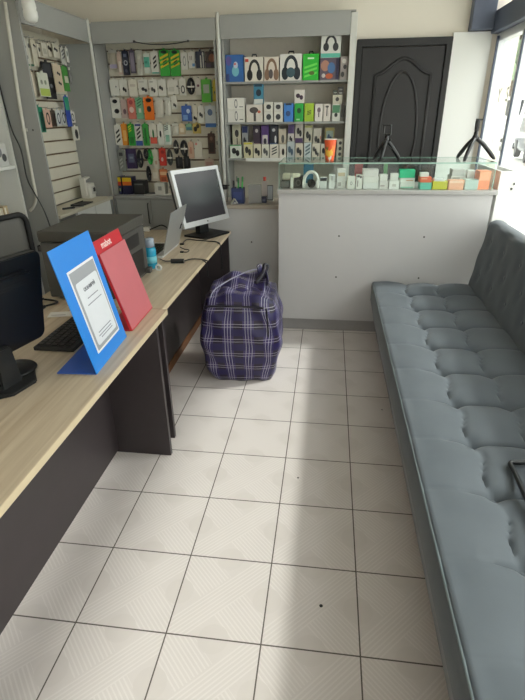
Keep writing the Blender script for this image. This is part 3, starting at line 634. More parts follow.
rows = [
 (32, 158, 70, 400, 'card', AP, 'tall white pack with dark mottling, first at top of side slats', 'pack', (206, 204, 194), [('e', (80, 84, 88), .2, .6, .7, .78), ('r', (70, 130, 90), .1, .02, .9, .08), ('e', (130, 130, 130), .3, .25, .8, .4)]),
 (72, 170, 105, 405, 'card', AP, 'tall white pack with grey stain, second at top of side slats', 'pack', (214, 210, 198), [('e', (100, 100, 104), .2, .66, .75, .84), ('r', (60, 120, 90), .1, .02, .9, .09)]),
 (108, 178, 150, 400, 'card', AP, 'long cream pack with black dots, third at top of side slats', 'pack', (212, 204, 186), [('b', BLK, .4, .72, .95, .85)]),
 (152, 196, 190, 322, 'card', AP, 'white pack with black drop, fourth at top of side slats', 'pack', (218, 212, 198), [('e', BLK, .25, .35, .6, .65), ('r', BLK, .05, .88, .95, .97)]),
 (192, 204, 238, 318, 'card', AP, 'blank white pack, fifth at top of side slats', 'pack', (214, 208, 194), [('r', (190, 184, 170), .2, .2, .8, .6)]),
 (240, 208, 288, 322, 'card', AP, 'white pack with two black pods, sixth at top of side slats', 'pack', (214, 206, 190), [('b', BLK, .1, .4, .8, .85)]),
 (290, 214, 345, 330, 'card', AP, 'white pack with black bow shape, seventh at top of side slats', 'pack', (216, 210, 194), [('b', BLK, .15, .45, .75, .75)]),
 (360, 246, 400, 392, 'card', AP, 'white pack with grey streaks, near the side panel end', 'pack', (212, 210, 202), [('d', (110, 112, 116), .2, .3, .8, .9)]),
 (402, 250, 440, 370, 'card', AP, 'white pack with pale streaks, nearest the side panel end', 'pack', (220, 218, 210), [('e', (130, 132, 136), .3, .4, .7, .8)]),
 (80, 452, 102, 655, 'card', CB, 'thin pink-edged cable sleeve, first under the tall white packs', 'pack', (204, 186, 168), [('r', (224, 216, 200), .3, .1, .7, .9)]),
 (104, 456, 128, 660, 'card', CB, 'thin cream cable sleeve, second under the tall white packs', 'pack', (210, 196, 176), [('r', (230, 222, 206), .3, .1, .7, .9)]),
 (130, 460, 160, 665, 'card', CB, 'thin beige cable sleeve beside the lime bottomed pack', 'pack', (202, 190, 172), [('r', (226, 218, 202), .3, .1, .7, .9)]),
 (165, 462, 255, 670, 'card', AP, 'white pack fading to lime at its foot, on the side slats', 'pack', (214, 216, 202), [('r', (176, 196, 92), .04, .03, .96, .34), ('e', (150, 150, 140), .2, .5, .4, .7), ('e', (140, 150, 130), .55, .5, .75, .7)], dict(off=.09)),
 (210, 372, 300, 690, 'card', PH, 'long black pack beside the lime-bottomed one on the side slats', 'pack', (28, 28, 32), [('e', (120, 124, 130), .5, .3, .75, .42), ('r', (60, 62, 70), .15, .6, .85, .95)]),
 (302, 392, 372, 630, 'card', PH, 'beige pack with black spots, before the green pack on the side slats', 'pack', (214, 196, 172), [('b', BLK, .4, .6, .8, .75), ('b', BLK, .4, .25, .8, .4)]),
 (374, 410, 426, 622, 'card', PH, 'green leaf-coloured pack with white middle on the side slats', 'pack', (76, 150, 66), [('r', (210, 208, 190), .3, .35, .9, .62)]),
 (440, 440, 490, 560, 'bag', AP, 'grey crumpled bag after the green pack on the side slats', 'pack', (134, 132, 132)),
]
wall_goods(rows, (20, 20), 8.75, True, GL)
rows = [
 (157, 205, 194, 318, 'card', PH, 'dark green sleeve, first of the case row on side slats', 'pack', (30, 128, 100), [('r', (20, 70, 60), .55, .05, .9, .8)]),
 (196, 217, 224, 296, 'card', PH, 'pink pack with black oval, second of the case row on side slats', 'pack', (214, 178, 162), [('o', BLK, .25, .15, .8, .85)]),
 (226, 220, 245, 292, 'card', PH, 'dark brown sleeve, third of the case row on side slats', 'pack', (88, 74, 64), [('r', (60, 50, 46), .2, .1, .8, .8)]),
 (247, 220, 267, 287, 'card', PH, 'white pack with blue-black frame, fourth of the case row', 'pack', (206, 208, 210), [('o', (50, 60, 84), .2, .1, .85, .85)]),
 (269, 218, 288, 284, 'card', PH, 'grey pack with black frame, fifth of the case row', 'pack', (190, 192, 194), [('o', (40, 44, 56), .2, .1, .85, .85)]),
 (288, 160, 308, 292, 'card', PH, 'tall blue sleeve with teal top in the case row', 'pack', (44, 72, 168), [('r', (50, 150, 120), .05, .55, .95, .97)]),
 (308, 226, 328, 274, 'card', PH, 'white pack with black ring at the end of case row', 'pack', (206, 204, 198), [('o', BLK, .2, .1, .8, .85)]),
 (318, 290, 346, 352, 'card', AP, 'white pack with black mouse shape hanging lowest on side slats', 'pack', (210, 206, 194), [('e', BLK, .35, .1, .85, .8)]),
]
wall_goods(rows, (0, 60), 4.375, True, GL)

def shelf_goods(rows, crop, scale, Y, zb, group, depth):
    for r in rows:
        x0, y0, x1, name, label, cat, c = r[:7]; art = r[7] if len(r) > 7 else (); kw = dict(r[8]) if len(r) > 8 else {}
        yy = kw.pop('Y', Y); z = kw.pop('z', zb); dd = kw.pop('d', depth)
        X0, X1, Y0 = crop[0] + x0 / scale, crop[0] + x1 / scale, crop[1] + y0 / scale
        ym = Y0 + 8
        a, b = at_y(X0, ym, yy), at_y(X1, ym, yy); zt = at_y((X0 + X1) / 2, Y0, yy).z; a.x = max(a.x, -.738); b.x = min(b.x, .288); zt = min(zt, {SH[1]: SH[0] - .018, SH[2]: SH[1] - .018}.get(zb, 9))
        t = goods('box', name, label, cat, group, ((a.x + b.x) / 2, yy, z + .0006), 0, b.x - a.x - .003, zt - z - .001, c, art, dd)
        if kw.get('strap'):
            w = b.x - a.x; h = zt - z
            MB().tube([(-w * .12, .04, h), (-w * .1, .04, h + .018), (w * .1, .04, h + .018), (w * .12, .04, h)], .006, 6).build('carry_handle', M_BLACKM, t)
    return zt
HB, GB = 'headphone_box', 'gadget_box'
CS, SC = (215, 20), 3.75
G1 = 'boxes on the top shelf'
shelf_goods([
 (36, 130, 106, GB, 'blue swirl-patterned box at the end of top shelf', 'box', (52, 104, 172), [('e', (120, 190, 206), .35, .2, .75, .6), ('e', (196, 206, 226), .45, .5, .7, .75), ('e', (92, 84, 150), .02, .6, .35, .95), ('r', (44, 64, 120), .02, .02, .2, .3), ('e', (210, 90, 96), .48, .62, .6, .7)]),
 (110, 138, 181, HB, 'white box with black tilted headphones, beside blue swirl box', 'box', (222, 216, 206), [('h', (34, 34, 38), .16, .06, .9, .92), ('r', (190, 70, 60), .04, .8, .22, .92)], dict(strap=1)),
 (184, 138, 240, HB, 'white box with bronze headphones on the top shelf', 'box', (220, 210, 198), [('h', (134, 104, 84), .06, .06, .95, .96), ('e', (92, 84, 84), .3, .1, .6, .5)]),
 (243, 126, 326, HB, 'large white box with black and teal headset on the top shelf', 'box', (222, 220, 216), [('h', (34, 44, 54), .12, .06, .9, .97), ('e', (60, 90, 100), .3, .12, .7, .5)], dict(strap=1)),
 (329, 126, 390, HB, 'vivid green box on the top shelf', 'box', (40, 186, 50), [('d', (110, 220, 90), .1, .1, .9, .6), ('r', (210, 240, 210), .3, .8, .7, .86), ('e', (90, 110, 40), .4, .2, .75, .35)], dict(strap=1)),
 (393, 142, 466, GB, 'dark multicoloured picture box under the teal-edged headphone box', 'box', (92, 80, 96), [('e', (180, 130, 110), .05, .4, .5, .9), ('e', (70, 110, 160), .4, .3, .8, .8), ('e', (190, 90, 50), .3, .05, .7, .3), ('r', (40, 34, 66), .84, .03, .99, .97), ('e', (206, 200, 196), .1, .1, .3, .3)]),
 (470, 136, 498, GB, 'narrow black-and-white speckled box at the end by the post', 'box', (170, 160, 158), [('e', (50, 46, 48), .1, .1, .6, .35), ('e', (50, 46, 48), .4, .45, .9, .65), ('e', (220, 216, 210), .2, .7, .8, .9)]),
], CS, SC, SF + .03, SH[0], G1, .16)
z_top = at_y(215 + 430 / SC, 20 + 142 / SC, SF + .03).z
shelf_goods([(397, 52, 474, HB, 'white box with black upright headphones and teal base strip, topmost on shelf', 'box', (216, 216, 210), [('h', (44, 46, 52), .16, .3, .84, .97), ('r', (92, 184, 164), .01, .01, .99, .19)])], CS, SC, SF + .03, z_top, G1, .14)
G2 = 'boxes on the middle shelf'
def zat(y, x=350): return at_y(215 + x / SC, 20 + y / SC, SF + .03).z
shelf_goods([
 (43, 336, 112, GB, 'white watch box at the bottom of the stack of two', 'box', (222, 220, 214), [('o', (120, 120, 124), .42, .1, .6, .9), ('r', (80, 80, 84), .7, .2, .92, .26)]),
 (117, 316, 178, GB, 'white box picturing dark tripod microphone, middle shelf', 'box', (216, 210, 202), [('r', (70, 66, 66), .45, .05, .6, .6), ('e', (80, 74, 72), .2, .5, .75, .85), ('e', (196, 100, 80), .7, .5, .9, .66)]),
 (183, 342, 218, GB, 'small white box with dark pod, lower first of a block of four', 'box', (214, 212, 206), [('e', (60, 62, 66), .25, .2, .8, .75)]),
 (220, 342, 255, GB, 'small white box with dark pod, lower second of a block of four', 'box', (218, 216, 208), [('e', (60, 62, 66), .2, .2, .75, .75)]),
 (258, 312, 294, GB, 'sky blue box with dark tab on the middle shelf', 'box', (64, 128, 206), [('e', (40, 70, 120), .2, .3, .7, .6), ('r', (34, 44, 66), .2, .9, .8, .99)]),
 (298, 312, 332, GB, 'emerald green box with dark camera picture, middle shelf', 'box', (36, 170, 66), [('e', (24, 70, 40), .25, .45, .75, .75), ('r', (180, 226, 180), .2, .08, .6, .16)]),
 (335, 312, 371, GB, 'lime box with dark bent tool picture, middle shelf', 'box', (164, 196, 52), [('d', (50, 60, 30), .3, .35, .7, .6)]),
 (374, 314, 404, GB, 'white box with small fan picture, beside the lime box', 'box', (220, 214, 208), [('e', (110, 90, 100), .3, .5, .75, .8), ('r', (70, 66, 70), .45, .25, .58, .5)]),
 (406, 314, 434, GB, 'white box with thin stand picture, second after the lime box', 'box', (216, 208, 200), [('r', (84, 80, 80), .42, .3, .56, .9), ('e', (84, 80, 80), .25, .78, .75, .9)]),
 (438, 316, 470, GB, 'white box with green picture on the middle shelf', 'box', (206, 208, 200), [('r', (74, 128, 92), .05, .5, .95, .95), ('e', (50, 54, 56), .3, .25, .7, .5)]),
], CS, SC, SF + .03, SH[1], G2, .12)
zz = zat(336, 80)
shelf_goods([(42, 292, 111, GB, 'white watch box on top of the stack of two', 'box', (226, 224, 218), [('o', (120, 120, 124), .42, .1, .6, .9), ('r', (80, 80, 84), .7, .2, .92, .26)], dict(z=zz)),
 (144, 236, 181, GB, 'teal blue box with camera lens, standing on the microphone box', 'box', (70, 140, 170), [('r', (206, 210, 208), .02, .02, .98, .26), ('e', (30, 50, 66), .25, .4, .8, .75), ('r', (34, 60, 80), .1, .88, .9, .98)], dict(z=zat(316, 150), Y=SF + .05, d=.06)),
 (183, 308, 218, GB, 'small white box with dark pod, upper first of a block of four', 'box', (218, 216, 208), [('e', (60, 62, 66), .25, .2, .8, .75)], dict(z=zat(342, 200))),
 (220, 308, 255, GB, 'small white box with dark pod, upper second of a block of four', 'box', (214, 212, 206), [('e', (60, 62, 66), .2, .2, .75, .75)], dict(z=zat(342, 240))),
 (297, 262, 336, GB, 'white box with plum gamepad picture, on top of the emerald box', 'box', (220, 214, 208), [('b', (64, 44, 64), .15, .25, .9, .75)], dict(z=zat(312, 315), d=.07)),
 (440, 280, 476, GB, 'cream little box with dark dot, on the green-picture box', 'box', (198, 194, 176), [('e', (66, 64, 60), .3, .3, .7, .75)], dict(z=zat(316, 455), d=.07)),
], CS, SC, SF + .03, SH[1], G2, .1)
shelf_goods([(441, 263, 460, GB, 'tiny black box on the cream little box', 'box', (52, 50, 50), [('r', (160, 158, 150), .2, .3, .8, .6)], dict(z=zat(280, 455), d=.05)),
 (461, 251, 481, GB, 'black box with grey label, tallest beside the tiny black one', 'box', (44, 42, 44), [('r', (150, 150, 146), .2, .55, .8, .75), ('r', (150, 150, 146), .2, .1, .8, .35)], dict(z=zat(280, 455), d=.05))], CS, SC, SF + .03, SH[1], G2, .05)
for i, (x, tilt) in enumerate(((.224, 3), (.236, 6), (.249, 9))):
    t = thing('card_sleeve', ('white card sleeve leaning against green-picture box, first of three', 'white card sleeve leaning in the middle of three on middle shelf', 'white card sleeve leaning nearest the shelf post, last of three')[i], 'sleeve', (x, SF + .06, SH[1] + .001), 0, 'leaning card sleeves')
    b = MB().box(-.003, 0, 0, .003, .1, .15, .001).build('sleeve', col((214, 212, 206)), t); b.rotation_euler = (0, math.radians(tilt), 0)
    b = MB().box(-.0032, .012, .03, .0032, -.0008, .12).build('printed_edge', col((120, 124, 124)), t); b.rotation_euler = (0, math.radians(tilt), 0)
G3 = 'front row of boxes on the bottom shelf'
G4 = 'back row of boxes on the bottom shelf'
def ear(c=BLK): return [('b', c, .15, .15, .85, .75)]
shelf_goods([
 (56, 468, 100, GB, 'white box with green edge and black buds, first in front row', 'box', (206, 212, 202), [('b', BLK, .15, .15, .85, .8), ('r', (70, 160, 90), .0, .92, 1, .99)]),
 (107, 458, 142, GB, 'cream box with yellow-green top band, second in front row', 'box', (206, 200, 166), [('b', (48, 48, 46), .15, .15, .85, .75), ('r', (190, 186, 60), .02, .86, .98, .97)]),
 (144, 465, 174, GB, 'cream box with two dark buds, third in front row', 'box', (206, 200, 180), ear()),
 (176, 466, 204, GB, 'white box with grey buds, fourth in front row', 'box', (212, 210, 200), ear((70, 72, 74))),
 (206, 466, 239, GB, 'white box with slanted dark buds, fifth in front row', 'box', (216, 212, 202), [('d', (50, 52, 56), .2, .2, .8, .8)]),
 (241, 466, 267, GB, 'white box with single black bud, sixth in front row', 'box', (218, 214, 204), [('e', BLK, .35, .2, .75, .7)]),
 (269, 456, 299, GB, 'grey-blue box with blue buds, seventh in front row', 'box', (180, 188, 190), ear((60, 84, 104))),
 (301, 462, 331, GB, 'cream box with black buds, eighth in front row', 'box', (206, 198, 182), ear()),
 (333, 460, 361, GB, 'pale grey-blue box with slate streaks, ninth in front row', 'box', (196, 206, 206), [('d', (80, 100, 110), .2, .15, .85, .85)]),
 (363, 462, 394, GB, 'cream box with dark cluster, tenth in front row beside the paper cup', 'box', (206, 202, 186), [('b', (50, 50, 50), .1, .3, .6, .8), ('b', (50, 50, 50), .4, .1, .9, .5)]),
 (396, 465, 425, GB, 'cream box mostly hidden behind the orange paper cup', 'box', (200, 196, 180), ear()),
 (456, 446, 480, GB, 'tall cream box with three dark buds, last in front row', 'box', (204, 200, 184), [('e', (52, 52, 52), .3, .7, .8, .88), ('e', (52, 52, 52), .3, .4, .8, .6), ('e', (52, 52, 52), .3, .1, .8, .3)]),
], CS, SC, SF + .03, SH[2], G3, .06)
shelf_goods([
 (64, 384, 97, GB, 'cream box picturing dark fan, first in back row', 'box', (198, 194, 172), [('e', (60, 60, 58), .3, .62, .75, .85), ('r', (70, 70, 66), .5, .3, .6, .6)]),
 (101, 396, 123, GB, 'navy-topped narrow box, second in back row', 'box', (160, 162, 166), [('r', (52, 62, 108), .02, .78, .98, .98), ('b', (50, 50, 54), .2, .35, .85, .65)]),
 (142, 396, 170, GB, 'dark brown box with pink foot, third in back row', 'box', (62, 48, 66), [('r', (180, 140, 140), .1, .15, .9, .45), ('e', (200, 196, 196), .3, .78, .7, .9)]),
 (173, 394, 202, GB, 'purple box with white panel, fourth in back row', 'box', (92, 60, 130), [('r', (214, 208, 206), .14, .15, .86, .7), ('e', (50, 44, 60), .3, .4, .7, .6)]),
 (204, 394, 236, GB, 'black box with blue foot and white stick, fifth in back row', 'box', (42, 44, 56), [('r', (92, 120, 160), .05, .32, .95, .45), ('e', (216, 218, 220), .6, .45, .85, .68), ('e', (200, 200, 206), .3, .8, .7, .9)]),
 (238, 408, 268, GB, 'beige box with grey fan picture, sixth in back row', 'box', (206, 196, 178), [('e', (90, 88, 86), .35, .5, .75, .8)]),
 (273, 380, 298, GB, 'violet topped box with white middle, seventh in back row', 'box', (214, 208, 204), [('r', (76, 58, 112), .02, .72, .98, .99), ('b', BLK, .25, .45, .75, .65)]),
 (300, 384, 331, GB, 'white box with purple lower half, eighth in back row', 'box', (204, 198, 190), [('r', (84, 58, 104), .02, .3, .98, .58), ('b', BLK, .2, .62, .85, .9)]),
 (335, 394, 366, GB, 'cream box with olive edge and black buds, ninth in back row', 'box', (206, 202, 184), [('b', BLK, .2, .5, .85, .82), ('r', (176, 172, 110), .02, .92, .98, .99)]),
 (368, 406, 399, GB, 'pale box with black bird-like picture, tenth in back row', 'box', (212, 206, 194), [('b', BLK, .15, .45, .85, .75), ('e', (180, 70, 50), .85, .6, .97, .75)]),
 (412, 404, 448, GB, 'tan-framed box with blue buds behind the orange paper cup', 'box', (178, 160, 96), [('r', (150, 170, 162), .12, .3, .88, .9), ('b', (54, 78, 104), .25, .5, .75, .8)]),
], CS, SC, SF + .13, SH[2], G4, .06)

# things standing on the base cabinet of the far slat wall
def base_box(x0, y0, x1, label, c, art, depth=.12, Y=2.95, name='cardboard_box', zb=BT, h=None, group='items on the far base cabinet'):
    a, b = at_y(100 + x0 / 4.2, 40 + 620 / 4.2, Y), at_y(100 + x1 / 4.2, 40 + 620 / 4.2, Y)
    a.x = max(a.x, -1.845)
    zt = at_y(100 + (x0 + x1) / 8.4, 40 + y0 / 4.2, Y).z if h is None else zb + h
    return goods('box', name, label, 'box', group, ((a.x + b.x) / 2, Y, zb + .0006), 0, b.x - a.x - .004, zt - zb - .001, c, art, depth)
base_box(54, 574, 92, 'navy box with yellow and red bands, first on the far base cabinet', (34, 36, 78), [('r', (222, 196, 44), .02, .72, .98, .97), ('r', (206, 66, 40), .02, .5, .98, .72), ('r', (150, 170, 110), .2, .18, .7, .34)])
base_box(95, 576, 136, 'navy box with yellow and orange bands, second on the far base cabinet', (36, 34, 66), [('r', (226, 190, 40), .02, .74, .98, .97), ('r', (220, 108, 36), .02, .52, .98, .74)])
base_box(140, 592, 186, 'low black tray box beside the banded navy boxes', (44, 44, 46), [('r', (110, 112, 110), .1, .7, .9, .8)])
base_box(228, 600, 272, 'white box with grey square on the far base cabinet', (214, 212, 204), [('r', (150, 150, 146), .35, .35, .7, .7)])
base_box(284, 598, 312, 'small cream box next to the white grey-square box', (208, 204, 192), [('r', (140, 130, 120), .2, .5, .5, .7)])
t = thing('white_cable', 'white cable lying curled on the far base cabinet before the black tray', 'cable', (-1.44, 2.885, BT + .0072))
MB().tube(smooth_path([(-.13, .0, 0), (-.08, -.02, 0), (-.02, .01, 0), (.05, -.015, 0), (.1, .005, 0)]), .006, 6).build('lead', col((214, 212, 206)), t, True)
MB().box(.1, -.008, -.005, .13, .012, .011, .003).build('plug', col((226, 224, 218)), t)
# small appliance and tools on the side base
p = at_x(96, 198, -1.97)
t = thing('white_adapter', 'white boxy charger with black symbol on the side display worktop', 'charger', (-1.99, p.y, BT + .001), PI / 2)
MB().box(-.06, 0, 0, .06, .09, .13, .01).build('body', col((216, 214, 206)), t)
MB().box(-.015, -.004, .035, .06, -.001, .1).build('front_label', col((196, 196, 190)), t)
MB().prism([(.005, .055), (.045, .055), (.045, .09), (.005, .09)], -.006, -.0045, 'y').build('printed_picture', col((34, 34, 36)), t)
MB().prism([(-.09, .03), (-.06, .03), (-.06, .16), (.03, .175), (.03, .185), (-.09, .18)], .02, .07, 'y', .004).build('rear_bracket', col((222, 220, 212)), t)
t = thing('screwdriver', 'dark tool lying flat at the near end of the side display worktop', 'tool', (-1.965, 2.08, BT + .009), .9)
MB().tube([(0, 0, 0), (.1, 0, 0)], .008, 8).build('handle', M_BLACKM, t)
MB().tube([(.1, 0, 0), (.18, 0, 0)], .003, 6).build('shaft', M_STEEL, t)
t = thing('black_tray', 'thin black tray under the white charger side of the display worktop', 'tray', (-1.935, 2.36, BT + .001))
MB().box(-.05, -.11, 0, .05, .11, .008, .003).build('plate', M_BLACKM, t)
MB().prism([(-.05, .008), (-.044, .008), (-.044, .014), (-.05, .014)], -.11, .11, 'y').build('lip', M_BLACKM, t)
# bookcase things
t = goods('box', GB, 'white box with grey leaf pattern on the white bookcase board', 'box', None, (-2.125, 1.66, 1.3008), PI / 2, .2, .15, (206, 206, 202), [('e', (110, 112, 112), .1, .1, .4, .5), ('e', (120, 120, 122), .35, .4, .7, .85), ('e', (80, 82, 84), .65, .2, .9, .55), ('e', (100, 100, 104), .1, .6, .35, .9)], .2)
for i, (y, c) in enumerate(((1.5, (196, 180, 148)), (1.56, (214, 204, 184)), (1.62, (184, 164, 130)))):
    goods('box', 'paper_folder', ('tan paper folder, first of three low on the white bookcase', 'cream paper folder between two tan ones low on the white bookcase', 'brown paper folder, last of three low on the white bookcase')[i], 'folder', 'folders on the white bookcase', (-2.14, y, .931), PI / 2, .05, .09 + .01 * i, c, [('r', (230, 224, 210), .2, .1, .5, .9)], .2)

# hanging white dome camera and cords on the near panel
p = at_x(30, 12, -1.76)
t = thing('dome_camera', 'white dome-shaped camera hung at the top of the side display fascia', 'camera', (p.x, p.y, p.z))
MB().lathe([(.015, .068), (.038, .064), (.042, .025), (.038, .01), (.043, .004), (.044, -.024), (.035, -.048), (.016, -.06), (.004, -.062)], 0, 0, 24).build('dome', mat('dome_white', (228, 228, 224), .35), t, True)
MB().tube([(0, 0, .066), (-.03, -.02, .085), (-.108, -.03, .085)], .012, 8).build('wall_mount', M_BLACKM, t)
t = thing('hanging_cable', 'white cord running down the grey end panel beside the bookcase', 'cord', (0, 0, 0))
pts = [at_y(*q, 1.806) for q in ((5, 2), (9, 30), (16, 80), (24, 130), (33, 180), (36, 196), (34, 206), (30, 211))]
MB().tube(smooth_path(pts, 5), .011, 8).build('lead', col((208, 206, 196), .5), t, True)
MB().box(pts[3].x - .02, 1.811, pts[3].z - .01, pts[3].x + .02, 1.8195, pts[3].z + .01, .002).build('clip', col((200, 198, 190)), t)
t = thing('hanging_cable', 'thin black cord hanging loosely across the grey end panel', 'cord', (0, 0, 0))
pts = [at_x(*q, -2.085) for q in ((-6, 60), (2, 95))] + [at_y(*q, 1.772) for q in ((12, 130), (21, 150), (27, 178), (35, 194), (43, 208), (50, 226), (58, 250))]
MB().tube(smooth_path(pts, 5), .0055, 6).build('lead', M_BLACK, t, True)
MB().box(pts[-1].x - .012, 1.765, pts[-1].z - .04, pts[-1].x + .012, 1.785, pts[-1].z, .003).build('plug', M_BLACK, t)
for q in ((37, 33), (33, 130)):
    pp = at_y(q[0], q[1] if q[1] > 100 else 15, 1.819); MB().lathe([(.006, -.002), (.006, 0)], pp.x, 1.8195, 8, 'y', pp.z).build('screw', M_SCREW, t_left)
t = thing('black_wire', 'thin dark wire sagging under the far display fascia', 'wire', (0, 0, 0))
pts = [at_y(*q, SF - .022) for q in ((134, 41.5), (146, 44), (160, 44.5), (175, 43.5), (188, 41))]
MB().tube(smooth_path(pts, 5), .0035, 6).build('lead', M_BLACKM, t, True)
for p in (pts[0], pts[-1]): MB().box(p.x - .008, SF - .026, p.z - .006, p.x + .008, SF - .0185, p.z + .008).build('clip', M_BLACKM, t)

# ----------------------------------------------- things in the glass showcase
GG = 'goods inside the glass showcase'
def case_box(crop, s, x0, y0, x1, y1, label, c, Y, name=GB, art=(), d=.06, z=None, rz=0.):
    X0, X1, Y0, Y1 = crop[0] + x0 / s, crop[0] + x1 / s, crop[1] + y0 / s, crop[1] + y1 / s
    a, b = at_y(X0, (Y0 + Y1) / 2, Y), at_y(X1, (Y0 + Y1) / 2, Y); a.x = max(a.x, -.194); b.x = min(b.x, 1.272); zb = (CT if z is None else z) + .0006
    zt = at_y((X0 + X1) / 2, Y0, Y).z; zt = min(zt, GZ - .013)
    goods('box', name, label, 'box', GG, ((a.x + b.x) / 2, Y, zb), rz, b.x - a.x - .003, max(.012, zt - zb), c, art, d)
    return zt
A1, S6 = (270, 155), 6.5625
z = case_box(A1, S6, 66, 172, 128, 215, 'dark grey box under the cream roll, at the showcase end', (96, 94, 92), 2.05, d=.1)
t = thing('cream_roll', 'cream padded roll lying on the dark grey box in the showcase', 'roll', (max(-.118, at_y(286.5, 175, 2.09).x), 2.06, z + .028))
MB().lathe([(.012, -.065), (.025, -.06), (.027, 0), (.025, .06), (.012, .065)], 0, .025, 14, 'x').build('roll', col((212, 206, 186), .6), t, True)
MB().lathe([(.0277, -.01), (.0277, .01)], 0, .025, 14, 'x').build('band', col((170, 164, 150), .6), t)
case_box(A1, S6, 133, 150, 152, 215, 'slim white box between dark grey box and black speaker', (216, 214, 206), 2.03, d=.04)
case_box(A1, S6, 155, 142, 215, 215, 'black speckled speaker box in the showcase', (62, 58, 58), 2.06, 'speaker_box', [('o', (110, 106, 104), .2, .2, .8, .75)], .09)
case_box(A1, S6, 218, 60, 285, 200, 'sky blue box at the back of the showcase', (64, 120, 150), 2.36, d=.06)
t = thing('white_headset', 'white headset arch standing in the showcase over black earpads', 'headset', (at_y(311, 180, 2.04).x, 2.04, CT + .001))
hw, hh = .062, .13
MB().tube([(x, 0, z) for x, z in arc(0, .05, hw - .012, 0, PI, 16, hh - .065)], .012, 8).build('headband', col((222, 220, 216)), t, True)
for s in (-1, 1):
    MB().lathe([(.012, -.012), (.032, -.009), (.032, .009), (.012, .012)], s * (hw - .012), 0, 16, 'x', .034).build('earcup', col((218, 216, 212)), t, angle=40)
MB().lathe([(.018, -.012), (.030, -.006), (.030, .006), (.018, .012)], .004, .012, 16, 'y', .034).build('earpad', M_BLACKM, t, angle=40)
case_box(A1, S6, 326, 150, 374, 215, 'white box with black lid beside the white headset', (206, 206, 206), 2.05, art=[('r', (40, 40, 46), .02, .7, .98, .99)])
case_box(A1, S6, 386, 130, 426, 215, 'plain white box, second after the headset', (218, 218, 216), 2.05, art=[('r', (180, 178, 176), .3, .6, .7, .9)])
case_box(A1, S6, 438, 90, 498, 215, 'tall white box with tan top, third after the headset', (216, 214, 210), 2.08, art=[('r', (190, 170, 140), .1, .62, .9, .8), ('r', (160, 156, 150), .15, .1, .5, .3)])
case_box(A1, S6, 503, 140, 530, 215, 'cream white box before the grey lettered one, showcase middle', (226, 220, 204), 2.05, art=[('r', (200, 190, 160), .2, .55, .8, .7)])
A2 = (340, 155)
case_box(A2, S6, 49, 142, 100, 215, 'white box with grey mark in the showcase middle', (222, 220, 214), 2.04, art=[('o', (120, 118, 116), .35, .3, .65, .6)])
case_box(A2, S6, 104, 130, 148, 215, 'white box with black scrawl beside the stack of three', (218, 216, 210), 2.04, art=[('b', (50, 48, 48), .1, .75, .95, .98), ('r', (120, 116, 112), .2, .15, .35, .6)])
z1 = case_box(A2, S6, 151, 182, 255, 215, 'flat white box at the bottom of the showcase stack of three', (222, 220, 218), 2.05, d=.1)
z2 = case_box(A2, S6, 151, 142, 255, 180, 'flat white box in the middle of the showcase stack of three', (226, 222, 218), 2.05, d=.1, z=z1)
case_box(A2, S6, 150, 95, 254, 140, 'flat white box on top of the showcase stack of three', (222, 216, 214), 2.05, d=.1, z=z2)
case_box(A2, S6, 96, 58, 150, 160, 'dull red box behind the stack of three in the showcase', (158, 62, 62), 2.33, d=.06)
case_box(A2, S6, 286, 60, 312, 160, 'small green box at the back of the showcase by the black stand', (92, 148, 96), 2.36, d=.05)
z1 = case_box(A2, S6, 258, 170, 318, 215, 'low white box beside the stack of three', (214, 210, 206), 2.04, art=[('r', (170, 160, 156), .1, .3, .6, .5)], d=.08)
case_box(A2, S6, 262, 128, 314, 168, 'crooked white box lying on the low white one', (222, 220, 214), 2.05, z=z1, d=.06, rz=.08)
z1 = case_box(A2, S6, 322, 168, 390, 215, 'broad white box before the green-teal one in the showcase', (226, 224, 220), 2.03, d=.07, art=[('r', (190, 186, 180), .3, .3, .7, .6)])
case_box(A2, S6, 330, 122, 385, 166, 'tilted white box on the broad white box', (220, 218, 214), 2.04, z=z1, d=.05, rz=-.06)
z1 = case_box(A2, S6, 394, 180, 492, 215, 'white box under the green-teal box', (222, 222, 216), 2.07, d=.08, art=[('r', (150, 200, 180), .05, .05, .9, .3)])
z1 = case_box(A2, S6, 394, 150, 492, 178, 'second white box right under the green-teal box', (226, 224, 220), 2.07, d=.08, z=z1, art=[('r', (200, 150, 120), .4, .3, .9, .5)])
case_box(A2, S6, 391, 98, 494, 148, 'green-teal box on top of a white pile in the showcase', (46, 190, 140), 2.06, d=.08, z=z1)
A3 = (420, 150)
z1 = case_box(A3, S6, 0, 214, 78, 248, 'turquoise box under the vermilion box', (110, 196, 176), 2.02, d=.09)
z2 = case_box(A3, S6, 0, 178, 78, 212, 'vermilion box stacked on the turquoise box', (230, 110, 78), 2.02, d=.09, z=z1, art=[('r', (240, 180, 150), .1, .6, .6, .8)])
case_box(A3, S6, 2, 150, 60, 176, 'crumpled white box on the vermilion box', (228, 224, 220), 2.03, z=z2, d=.06)
z1 = case_box(A3, S6, 82, 206, 184, 248, 'lemon yellow box beside the vermilion and turquoise boxes', (214, 206, 70), 2.02, d=.08)
case_box(A3, S6, 92, 188, 166, 204, 'flat white box on the lemon yellow box', (226, 224, 224), 2.02, z=z1, d=.06)
case_box(A3, S6, 187, 198, 290, 248, 'peach box in front of the large white carton', (240, 176, 146), 2.01, d=.06, art=[('r', (248, 206, 184), .05, .7, .95, .95)])
z1 = case_box(A3, S6, 200, 172, 300, 215, 'large white carton behind the peach box', (232, 228, 226), 2.14, d=.12, art=[('r', (190, 186, 184), .1, .6, .6, .9)])
case_box(A3, S6, 212, 128, 296, 170, 'slim grey-white carton on the large white carton', (206, 204, 204), 2.16, d=.1, z=z1)
case_box(A3, S6, 294, 196, 384, 248, 'pale grey-green box next to the big orange box', (190, 204, 200), 2.02, d=.08)
